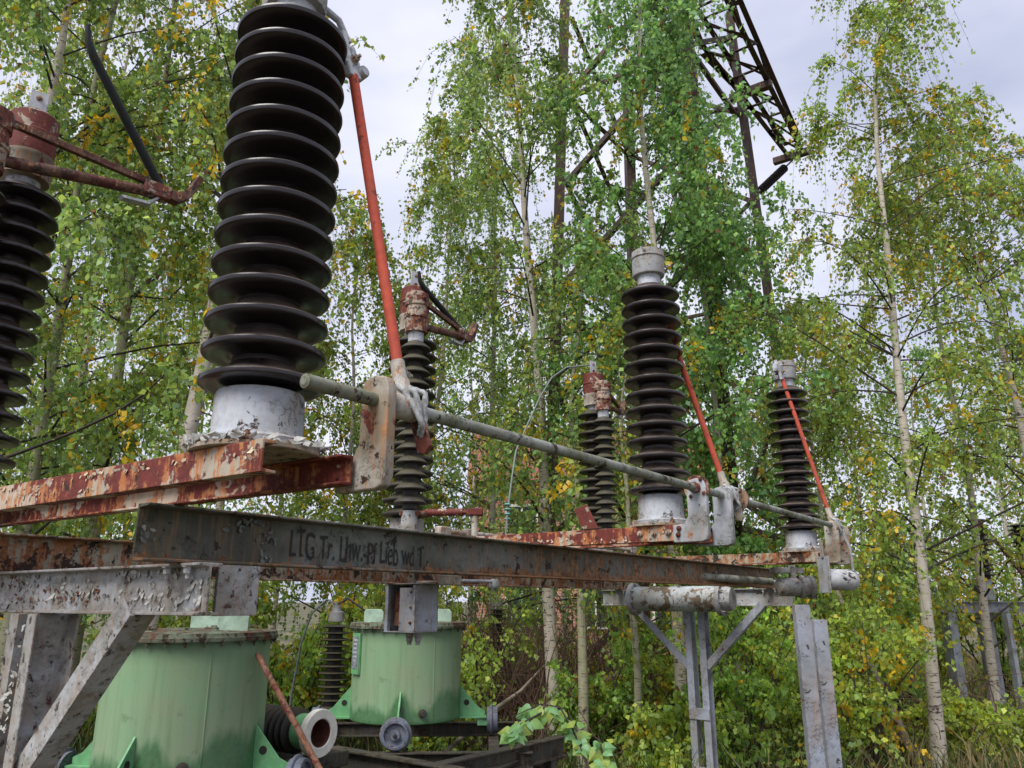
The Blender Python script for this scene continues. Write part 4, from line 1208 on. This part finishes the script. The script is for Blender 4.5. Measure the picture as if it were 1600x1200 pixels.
def foliage(Bp, rng, per_branch, tw_len, droop, n_leaf, leaf, jitter, yellow, tone, start=0.2, brown=0.02):
    """Bp (N,K,3) branches -> twig tubes, leaf quads and colours."""
    N, K, _ = Bp.shape
    n_leaf = int(n_leaf * 1.8)
    n_tw = N * per_branch
    bi = np.repeat(np.arange(N), per_branch)
    s = rng.uniform(start, 1.0, n_tw) ** 0.8
    f = s * (K - 1)
    i0 = np.minimum(f.astype(int), K - 2)
    fr_ = (f - i0)[:, None]
    st = Bp[bi, i0] * (1 - fr_) + Bp[bi, i0 + 1] * fr_
    along = Bp[bi, i0 + 1] - Bp[bi, i0]
    along /= np.linalg.norm(along, axis=1, keepdims=True) + 1e-9
    d = along * 0.6 + rng.normal(size=(n_tw, 3)) * 0.55
    d /= np.linalg.norm(d, axis=1, keepdims=True) + 1e-9
    ln = (tw_len * rng.uniform(0.5, 1.35, n_tw))[:, None]
    dr = (droop * rng.uniform(0.5, 1.3, n_tw))[:, None]
    T = np.empty((n_tw, 5, 3))
    for k in range(5):
        t_ = k / 4
        T[:, k] = st + d * ln * (t_ - 0.25 * dr * t_ ** 2) - V(0, 0, 1) * ln * dr * t_ ** 2
    tw_r = np.linspace(0.0034, 0.0012, 5)[None, :] * np.ones((n_tw, 1))
    n = n_tw * n_leaf
    ti = np.repeat(np.arange(n_tw), n_leaf)
    tt = rng.uniform(0.1, 1.02, n) * 4
    j0 = np.minimum(tt.astype(int), 3)
    ft = (tt - j0)[:, None]
    pos = T[ti, j0] * (1 - ft) + T[ti, j0 + 1] * ft + rng.normal(size=(n, 3)) * jitter
    D = rng.normal(size=(n, 3)) * 0.75 + V(0, 0, -0.75) + (T[ti, j0 + 1] - T[ti, j0]) / ln[ti] * 1.0
    D /= np.linalg.norm(D, axis=1, keepdims=True)
    size = leaf * rng.uniform(0.5, 1.4, n)
    lv, lq = leaf_quads(pos, D, size, rng)
    keep = np.repeat(lv.reshape(-1, 4, 3)[:, :, 2].min(axis=1) > 0.05, 4)
    lc = leaf_colors(n, ti, n_tw, rng, yellow, tone, brown)
    tv, tq = np_tubes(T[:, ::2], tw_r[:, ::2], 3)
    return tv, tq, lv, lq, lc

def add_mesh(name, me, parent):
    o = bpy.data.objects.new(name, me)
    if name != 'trunk':
        o['kind'] = 'stuff'
    COL.objects.link(o)
    o.parent = parent
    return o

LEAF_K = 0.94
def birch(px, fwd, H, r0, label, seed, lean=(0, 0), cs=0.12, cr=1.7, nb=46, per=11, nl=20, leaf=0.058, yellow=0.05,
          tone=(1, 1, 1), bark='birch', group='birch trees round the yard', top=1.0, up=0.8, droop=1.35, cat='birch', name='birch_tree', jit=0.026, tw=0.72, xpos=None):
    rng = np.random.default_rng(seed)
    x0 = ground_x(px, fwd) if xpos is None else xpos
    base = V(x0, fwd, 0.0)
    r = empty(name, base, label, cat, group)
    n = 16
    ph = rng.uniform(0, 6.28, 4)
    def trunk(t):
        t = np.asarray(t, float)
        wx = 0.10 * np.sin(t * 7 + ph[0]) * t + 0.05 * np.sin(t * 17 + ph[1]) * t
        wy = 0.10 * np.sin(t * 6 + ph[2]) * t
        return np.stack([x0 + lean[0] * t + wx, fwd + lean[1] * t + wy, t * H - 0.08], axis=-1)
    ts = np.linspace(0, 1, n)
    rad = r0 * 0.88 * (1 - ts) ** 1.1 + 0.008
    rad[0] *= 1.35
    tv, tq = np_tubes(trunk(ts)[None], rad[None], 10)
    add_mesh('trunk', np_mesh('trunk', tv, tq, M[bark], base, smooth=True), r)
    # limbs
    tb = cs + (1 - cs) * rng.uniform(0, 1, nb) ** 0.9 * 0.985
    az = np.arange(nb) * 2.399 + rng.uniform(-0.5, 0.5, nb)
    tt = (tb - cs) / (1 - cs)
    prof = np.clip(np.sin(np.pi * np.clip(0.12 + tt * 0.88, 0, 1) ** 0.75), 0, 1) ** 0.8 * (1 - 0.35 * tt) + 0.14
    L = cr * prof * rng.uniform(0.6, 1.25, nb) * (1 if top == 1.0 else np.where(tt > 0.6, top, 1.0))
    el = np.clip(up * rng.uniform(0.6, 1.3, nb), 0.1, 1.35)
    o = trunk(tb)
    hd = np.stack([np.cos(az), np.sin(az), np.zeros(nb)], axis=1)
    Bp = np.empty((nb, 7, 3))
    wob = rng.normal(size=(nb, 3)) * 0.06
    for k in range(7):
        s = k / 6
        rise = np.sin(el) * s - 0.45 * s ** 2.2 * np.cos(el)
        Bp[:, k] = o + hd * (L * np.cos(el) * s ** 0.9 * 1.15)[:, None] + V(0, 0, 1) * (L * rise)[:, None] + wob * math.sin(s * 3.0) * L[:, None]
    br0 = np.clip(r0 * (1 - tb) * 0.24, 0.004, 0.03)
    Br = br0[:, None] * np.linspace(1, 0.15, 7)[None] + 0.002
    bv, bq = np_tubes(Bp, Br, 5)
    tv, tq, lv, lq, lc = foliage(Bp, rng, per, tw, droop, nl, leaf * LEAF_K, jit, yellow, tone)
    add_mesh('limbs', np_mesh('limbs', np.concatenate([bv, tv]), np.concatenate([bq, tq + len(bv)]), M['twig'], base, smooth=True), r)
    add_mesh('crown', np_mesh('crown', lv, lq, M['leaf'], base, col=lc), r)
    return r

def shrub(px, fwd, h, w, label, seed, stems=9, per=9, nl=16, leaf=0.05, yellow=0.05, tone=(1, 1, 1), name='shrub', cat='shrub', group='shrubs under the birches', z0=0.0):
    rng = np.random.default_rng(seed)
    base = V(ground_x(px, fwd), fwd, z0)
    r = empty(name, base, label, cat, group)
    az = rng.uniform(0, 6.28, stems)
    sp_ = w * rng.uniform(0.25, 1.0, stems)
    hh = h * rng.uniform(0.55, 1.1, stems)
    Bp = np.empty((stems, 7, 3))
    wob = rng.normal(size=(stems, 3)) * 0.08
    for k in range(7):
        s = k / 6
        Bp[:, k] = base + np.stack([np.cos(az) * sp_ * s ** 1.3, np.sin(az) * sp_ * s ** 1.3, hh * (s - 0.18 * s ** 3) - 0.04], axis=1) + wob * math.sin(s * 3.1)
    Br = np.linspace(0.014, 0.003, 7)[None] * rng.uniform(0.6, 1.3, (stems, 1))
    bv, bq = np_tubes(Bp, Br, 5)
    tv, tq, lv, lq, lc = foliage(Bp, rng, per, 0.38, 0.45, nl, leaf, 0.035, yellow, tone, start=0.12)
    add_mesh('stems', np_mesh('stems', np.concatenate([bv, tv]), np.concatenate([bq, tq + len(bv)]), M['twig'], base, smooth=True), r)
    add_mesh('leaves', np_mesh('leaves', lv, lq, M['leaf'], base, col=lc), r)
    return r

G = (1, 1, 1)
WARM = (1.12, 1.08, 0.9)
COOL = (0.82, 1.0, 1.1)
LEFT = 'birches on the side of the red capped insulators'
BACK = 'birches in the back rows'
# left group
birch(213, 6.6, 11.5, 0.10, 'pale slanting birch trunk between the glossy insulator and the black blade', 101, lean=(0.75, 0.2), cr=1.5, nb=36, per=9, nl=16, yellow=0.10, group=LEFT)
birch(122, 8.2, 12.5, 0.085, 'greenish birch trunk rising under the forked arm clamp', 102, lean=(0.2, 0), cr=2.0, nb=54, per=13, nl=26, yellow=0.06, tone=WARM, bark='birch_green', group=LEFT)
birch(20, 6.9, 12.0, 0.07, 'slim birch with dense green crown behind the red capped insulator', 103, lean=(-0.1, 0.2), cr=1.8, nb=54, per=13, nl=26, yellow=0.05, bark='birch_green', group=LEFT)
birch(-110, 6.2, 11.5, 0.08, 'leafy birch overhanging the lug of the red capped insulator', 104, lean=(0.3, 0.1), cr=2.0, nb=54, per=13, nl=26, yellow=0.06, group=LEFT)
birch(330, 11.0, 13.0, 0.08, 'yellowing birch behind the slanting trunk', 105, cr=1.7, nb=50, per=12, nl=20, yellow=0.14, tone=WARM, group=LEFT)
birch(70, 11.5, 14.0, 0.09, 'tall yellowing birch behind the forked arm', 106, cr=2.1, nb=54, per=12, nl=20, yellow=0.10, group=LEFT)
birch(-60, 10.0, 13.0, 0.09, 'tall birch beyond the leafy one at the yard corner', 107, cr=2.1, nb=50, per=12, nl=20, yellow=0.05, group=LEFT)
# middle
birch(520, 10.8, 7.6, 0.05, 'short young birch behind the mossy middle insulator', 108, lean=(0.2, 0), cr=1.5, nb=44, per=12, nl=20, yellow=0.10, tone=WARM)
birch(645, 11.5, 9.8, 0.055, 'young green birch right behind the middle forked arm', 109, lean=(0.5, 0), cr=1.7, nb=52, per=12, nl=22, yellow=0.06)
birch(868, 9.0, 13.0, 0.085, 'tall pale trunked birch between the drooping cable and the pale capped insulator', 110, lean=(-0.6, 0.2), cs=0.14, cr=1.75, nb=56, per=13, nl=21, yellow=0.035, up=0.9)
birch(905, 8.3, 6.5, 0.06, 'slender greenish birch beside the pale trunk below the frame', 111, lean=(0.1, 0.3), cs=0.3, cr=0.9, nb=24, per=9, nl=16, yellow=0.05, bark='birch_green')
birch(985, 7.8, 5.2, 0.04, 'very thin brown sapling below the bracket of the mossy cylinder', 112, lean=(0.1, 0.1), cs=0.3, cr=0.7, nb=18, per=8, nl=14, yellow=0.14, bark='birch_green', cat='sapling', name='birch_sapling')
birch(1056, 8.6, 13.0, 0.07, 'dense dark green birch wrapping the lattice gantry', 113, lean=(0.0, 0.2), cs=0.18, cr=1.65, nb=66, per=14, nl=22, leaf=0.064, yellow=0.012, tone=COOL, up=0.85)
birch(1150, 9.6, 11.5, 0.06, 'dense green birch at the gantry girder leg', 114, lean=(-0.3, 0.2), cs=0.14, cr=1.15, top=0.5, nb=58, per=14, nl=22, leaf=0.062, yellow=0.015, tone=COOL, up=0.9)
birch(770, 12.5, 12.5, 0.075, 'feathery birch with open top behind the drooping cable', 115, lean=(-0.1, 0), cr=2.2, nb=58, per=12, nl=20, yellow=0.04)
# right
birch(1432, 8.4, 10.8, 0.070, 'white barked birch standing clear in the shrubs past the counterweight', 116, lean=(0.55, 0.1), cs=0.18, cr=1.9, nb=70, per=12, nl=21, leaf=0.05, yellow=0.07, tone=WARM, up=0.75, top=0.62, droop=1.2, tw=0.6)
birch(1530, 11.0, 8.8, 0.07, 'yellow tinted birch beyond the shrub hidden frame', 117, lean=(0.2, 0), cr=1.9, nb=46, per=11, nl=18, yellow=0.13, tone=WARM, droop=1.2)
birch(1650, 9.5, 8.6, 0.08, 'birch with thin trunk at the outer end of the shrub hidden frame', 118, lean=(-0.2, 0), cs=0.34, cr=1.9, nb=46, per=11, nl=18, yellow=0.08, droop=1.2)
birch(1300, 12.5, 6.6, 0.05, 'bushy young birch between the gantry and the white barked birch', 119, cr=1.7, nb=50, per=12, nl=20, yellow=0.08, tone=WARM)
# back rows: alike, only their place differs
rowl = 'small distant birch in the thicket beyond the yard'
for k, (px, f_, h_) in enumerate(((-120, 17, 10), (120, 18, 10), (280, 16, 9.5), (430, 16, 7.6), (590, 17, 7.6), (735, 16, 8.5), (880, 18, 8.5), (1010, 16, 8), (1130, 17, 8), (1235, 17, 6.6), (1360, 16, 7.2), (1470, 18, 7.6), (1590, 16, 7.2), (1720, 17, 8))):
    birch(px, f_, h_, 0.07, rowl, 300 + k, cs=0.05, cr=2.2, nb=44, per=11, nl=8, leaf=0.08, yellow=0.06 + 0.05 * (k % 3 == 0), tone=(G, WARM, COOL)[k % 3], group=BACK, droop=0.7, jit=0.08, tw=0.6, name='distant_birch')

# shrubs
SH = [(700, 8.2, 1.5, 0.6, 0.08, 'low lime shrub right of the nameplate tank'),
      (935, 8.8, 1.5, 0.6, 0.08, 'small leafy shrub between the thin pale trunks'),
      (1080, 9.2, 2.2, 0.9, 0.08, 'lime green shrub behind the far column'),
      (1250, 8.8, 1.6, 0.7, 0.10, 'lime shrub behind the pair of grey posts'),
      (455, 8.6, 2.2, 0.9, 0.16, 'lime and yellow shrub behind the fallen bushing'),
      (560, 9.0, 2.4, 0.9, 0.12, 'yellowing shrub behind the nameplate tank'),
      (735, 9.2, 2.6, 1.0, 0.09, 'green shrub behind the slender ribbed post'),
      (800, 11.4, 1.8, 0.8, 0.05, 'shrub rising from the brown brushwood'),
      (960, 10.6, 1.6, 0.7, 0.08, 'shrub before the red brick house'),
      (1035, 7.4, 0.9, 0.45, 0.10, 'low leafy shrub behind the far column foot'),
      (1150, 7.6, 2.0, 0.7, 0.10, 'leafy shrub right of the far column'),
      (1190, 9.6, 2.8, 1.0, 0.04, 'dense green shrub below the far insulator'),
      (1330, 8.0, 1.9, 0.8, 0.16, 'yellow leaved shrub between grey posts and white birch'),
      (1390, 10.6, 2.2, 0.9, 0.10, 'tall green shrub behind the white birch trunk'),
      (1460, 9.0, 0.8, 0.7, 0.08, 'green shrub at the foot of the shrub hidden frame'),
      (1590, 8.6, 0.9, 0.6, 0.22, 'golden leaved shrub beside the shrub hidden frame'),
      (1545, 12.6, 3.0, 1.2, 0.18, 'golden tall shrub around the dull red rod'),
      (1460, 13.5, 2.4, 1.0, 0.08, 'tall green shrub behind the shrub hidden frame'),
      (1300, 10.0, 2.8, 1.0, 0.08, 'green shrub in front of the shaded green tank'),
      (1090, 10.5, 3.2, 1.2, 0.03, 'dense green shrub behind the mossy cylinder'),
      (640, 12.0, 3.0, 1.2, 0.12, 'lime shrub in the thicket behind the tanks'),
      (390, 11.0, 3.0, 1.2, 0.14, 'lime shrub behind the braced flaking post'),
      (150, 9.5, 2.8, 1.2, 0.10, 'green shrub left of the large tank'),
      (300, 8.8, 2.6, 1.0, 0.12, 'yellow green shrub above the large tank lid')]
for k, (px, f_, h_, w_, y_, lab) in enumerate(SH):
    shrub(px, f_, h_, w_, lab, 500 + k, stems=12, per=11, nl=17, yellow=y_ * 0.55, tone=((1.45, 1.3, 1.0), (1.2, 1.25, 1.0), (1.55, 1.3, 0.9))[k % 3], leaf=0.055)

# leafy sprig reaching into the yard in front of the thin trunks
def big_leaf(mb, p, d, n, L):
    w = unit(np.cross(d, n))
    n = np.cross(w, d)
    out = [(0, 0), (0.10, 0.30), (0.30, 0.42), (0.46, 0.36), (0.62, 0.27), (0.80, 0.13), (1.0, 0.0)]
    o = len(mb.v)
    vs = [p + d * L * t + n * L * 0.10 * math.sin(t * 3) for t, _ in out]
    vs += [p + d * L * t + w * L * s_ - n * L * 0.06 * s_ for t, s_ in out[1:-1]]
    vs += [p + d * L * t - w * L * s_ - n * L * 0.06 * s_ for t, s_ in out[1:-1]]
    fs = []
    m = len(out)
    for side in (0, 1):
        q0 = m + side * (m - 2)
        fs.append((0, 1, q0))
        for k in range(1, m - 2):
            fs.append((k, k + 1, q0 + k, q0 + k - 1))
        fs.append((m - 2, m - 1, q0 + m - 3))
    mb.add(vs, fs)
rr = random.Random(5)
spg = empty('leafy_sprig', V(0.3, 3.55, 0), 'bright green leafy sprig arching in front of the thin pale trunks', 'sprig')
mats = []
for nm, c in (('sprig_leaf', (0.22, 0.40, 0.11)), ('sprig_leaf_lime', (0.32, 0.42, 0.09)), ('sprig_leaf_cool', (0.20, 0.40, 0.17))):
    m, nt, b = new_mat(nm)
    n = NT(nt)
    nz = n.noise(60, 4, 0.6)
    n.link(n.mix(n.rng(nz, 0.35, 0.7), tuple(k * 0.8 for k in c), tuple(k * 1.2 for k in c)), b.inputs['Base Color'])
    b.inputs['Roughness'].default_value = 0.45
    tr = nt.nodes.new('ShaderNodeBsdfTranslucent')
    tr.inputs[0].default_value = (c[0] * 1.6, c[1] * 1.4, c[2], 1)
    mx = nt.nodes.new('ShaderNodeMixShader')
    mx.inputs[0].default_value = 0.35
    nt.links.new(b.outputs[0], mx.inputs[1])
    nt.links.new(tr.outputs[0], mx.inputs[2])
    nt.links.new(mx.outputs[0], nt.nodes['Material Output'].inputs[0])
    mats.append(m)
stems_px = [[(935, 1260, 3.4), (915, 1190, 3.45), (895, 1140, 3.5), (875, 1105, 3.52), (845, 1100, 3.5), (800, 1120, 3.45)],
            [(875, 1105, 3.52), (850, 1112, 3.5), (815, 1130, 3.4), (795, 1150, 3.35)],
            [(915, 1190, 3.45), (905, 1150, 3.5), (888, 1112, 3.6)],
            [(930, 1230, 3.4), (945, 1190, 3.4), (935, 1150, 3.45)]]
for st in stems_px:
    pts = [at_fwd(a, b_, c) for a, b_, c in st]
    obj('stem', MB().tube(pts, np.linspace(0.006, 0.002, len(pts)).tolist(), 6), M['twig'], spg, smooth=70)
    for k in range(26):
        t = rr.uniform(0.25, 1.0) * (len(pts) - 1)
        i0 = min(int(t), len(pts) - 2)
        p = pts[i0] * (1 - (t - i0)) + pts[i0 + 1] * (t - i0)
        d = unit(V(rr.uniform(-1, 1), rr.uniform(-0.8, 0.6), rr.uniform(-1.1, 0.25)))
        q = MB()
        big_leaf(q, p + d * 0.012, d, unit(V(rr.uniform(-0.6, 0.6), -0.7, rr.uniform(0.2, 1))), rr.uniform(0.035, 0.068))
        obj('leaf', q, mats[rr.randrange(3)], spg, smooth=60)
g0 = at_fwd(935, 1260, 3.4)
obj('stem', MB().tube([V(g0[0] + 0.1, g0[1] + 0.1, -0.05), V(g0[0] + 0.06, g0[1] + 0.05, g0[2] * 0.6), g0], [0.010, 0.008, 0.006], 6), M['twig'], spg, smooth=70)

# ------------------------------------------------------------------ brushwood, fallen branches, grass
rng = np.random.default_rng(77)
n = 2600
cx = np.concatenate([rng.normal(ground_x(830, 10.2), 0.8, 1500), rng.uniform(-3, 7, 1100)])
cy = np.concatenate([rng.normal(10.2, 0.7, 1500), rng.uniform(8.6, 13, 1100)])
h_ = np.concatenate([rng.uniform(0.3, 1.7, 1500), rng.uniform(0.2, 0.9, 1100)])
p0 = np.stack([cx, cy, np.zeros(n)], axis=1)
dd = np.stack([rng.normal(0, 0.55, n), rng.normal(0, 0.4, n), h_], axis=1)
Tb = np.empty((n, 5, 3))
bend = rng.normal(0, 0.16, (n, 3))
for k in range(5):
    s = k / 4
    Tb[:, k] = p0 + dd * s + bend * math.sin(s * 3.1)
bv, bq = np_tubes(Tb, np.linspace(0.007, 0.002, 5)[None] * rng.uniform(0.5, 1.5, (n, 1)), 4)
o = bpy.data.objects.new('brushwood', np_mesh('brushwood', bv, bq, M['dead'], V(0, 0, 0), smooth=True))
COL.objects.link(o)
tag(o, 'tangled brown dead brushwood under the birches', 'brushwood', kind='stuff')

for k, (pa, pb, fa, fb_, r_) in enumerate((((1050, 1005), (880, 1090), 9.2, 9.6, 0.03), ((1300, 905), (1390, 1100), 9.0, 8.6, 0.035), ((1225, 1010), (1330, 1095), 8.8, 8.8, 0.022), ((770, 1110), (850, 1040), 8.0, 9.4, 0.018))):
    a, b_ = at_fwd(*pa, fa), at_fwd(*pb, fb_)
    m_ = (a + b_) / 2 + V(0, 0, -0.05)
    lo = b_ if b_[2] < a[2] else a
    hi = a if b_[2] < a[2] else b_
    g_ = lo + (lo - hi) * (lo[2] + 0.03) / (hi[2] - lo[2]) if hi[2] - lo[2] > 0.25 else lo
    obj('fallen_branch', MB().tube([hi, m_, lo, g_] if np.linalg.norm(g_ - lo) > 0.01 else [hi, m_, lo], [r_ * 0.5, r_, r_ * 1.15, r_ * 1.2][: 4 if np.linalg.norm(g_ - lo) > 0.01 else 3], 8), M['log'],
        label=['long pale fallen branch sloping behind the thin trunks', 'brown fallen branch propped by the grey posts', 'thin fallen branch crossing behind the grey posts', 'slim dead branch sloping down to the tank wheel'][k], cat='branch', group='fallen branches', smooth=70)

n = 110000
gx = rng.uniform(-9, 14, n)
gy = np.where(rng.uniform(size=n) < 0.25, rng.uniform(0.8, 7.0, n), 6.5 + 16 * rng.uniform(0, 1, n) ** 1.3)
gh = rng.uniform(0.10, 0.38, n) * np.where(rng.uniform(size=n) < 0.2, 1.7, 1.0)
ga = rng.uniform(0, 6.28, n)
gw = rng.uniform(0.004, 0.010, n)
lean_ = rng.normal(0, 0.35, (n, 2)) * gh[:, None]
b0 = np.stack([gx, gy, np.full(n, -0.09)], axis=1)
sd_ = np.stack([np.cos(ga), np.sin(ga), np.zeros(n)], axis=1) * gw[:, None]
tp_ = b0 + np.stack([lean_[:, 0], lean_[:, 1], gh + 0.06], axis=1)
md = b0 + np.stack([lean_[:, 0] * 0.35, lean_[:, 1] * 0.35, gh * 0.6 + 0.06], axis=1)
gvv = np.stack([b0 - sd_, b0 + sd_, md + sd_ * 0.8, md - sd_ * 0.8, tp_ + sd_ * 0.1, tp_ - sd_ * 0.1], axis=1)
gq = np.concatenate([np.arange(n)[:, None] * 6 + np.array([0, 1, 2, 3]), np.arange(n)[:, None] * 6 + np.array([3, 2, 4, 5])])
gcol = np.ones((n, 4))
straw = (rng.uniform(size=n) < np.clip(0.35 + 0.08 * (gx - 2), 0.15, 0.8))
gcol[:, :3] = np.where(straw[:, None], np.array([0.30, 0.24, 0.12]), np.array([0.07, 0.11, 0.03])) * rng.uniform(0.6, 1.3, (n, 1))
o = bpy.data.objects.new('grass', np_mesh('grass', gvv.reshape(-1, 3), gq, M['leaf'], V(0, 0, 0), col=np.repeat(gcol, 6, axis=0)))
COL.objects.link(o)
tag(o, 'rough straw and green grass under the trees', 'grass', kind='stuff')

# low ground plants with small leaves between the grass
n = 60000
gx = rng.uniform(-8, 12, n)
gy = 7.0 + 8 * rng.uniform(0, 1, n) ** 1.2
clump = np.sin(gx * 1.7 + 0.6) * np.cos(gy * 1.3) + 0.5 * np.sin(gx * 4.1 + gy * 2.2)
keep = clump > 0.05
gx, gy = gx[keep], gy[keep]
n = len(gx)
pz = rng.uniform(0.02, 0.55, n) * np.clip(clump[keep], 0.2, 1.0)
pos = np.stack([gx, gy, pz], axis=1)
D = rng.normal(size=(n, 3)) + V(0, 0, 0.2)
D /= np.linalg.norm(D, axis=1, keepdims=True)
lv, lq = leaf_quads(pos, D, 0.055 * rng.uniform(0.6, 1.3, n), rng)
lc = leaf_colors(n, (np.arange(n) // 20), n // 20 + 1, rng, 0.06, (1.0, 1.0, 1.0), 0.05)
o = bpy.data.objects.new('ground_cover', np_mesh('ground_cover', lv, lq, M['leaf'], V(0, 0, 0), col=lc))
COL.objects.link(o)
tag(o, 'low leafy ground cover and brambles under the trees', 'ground cover', kind='stuff')
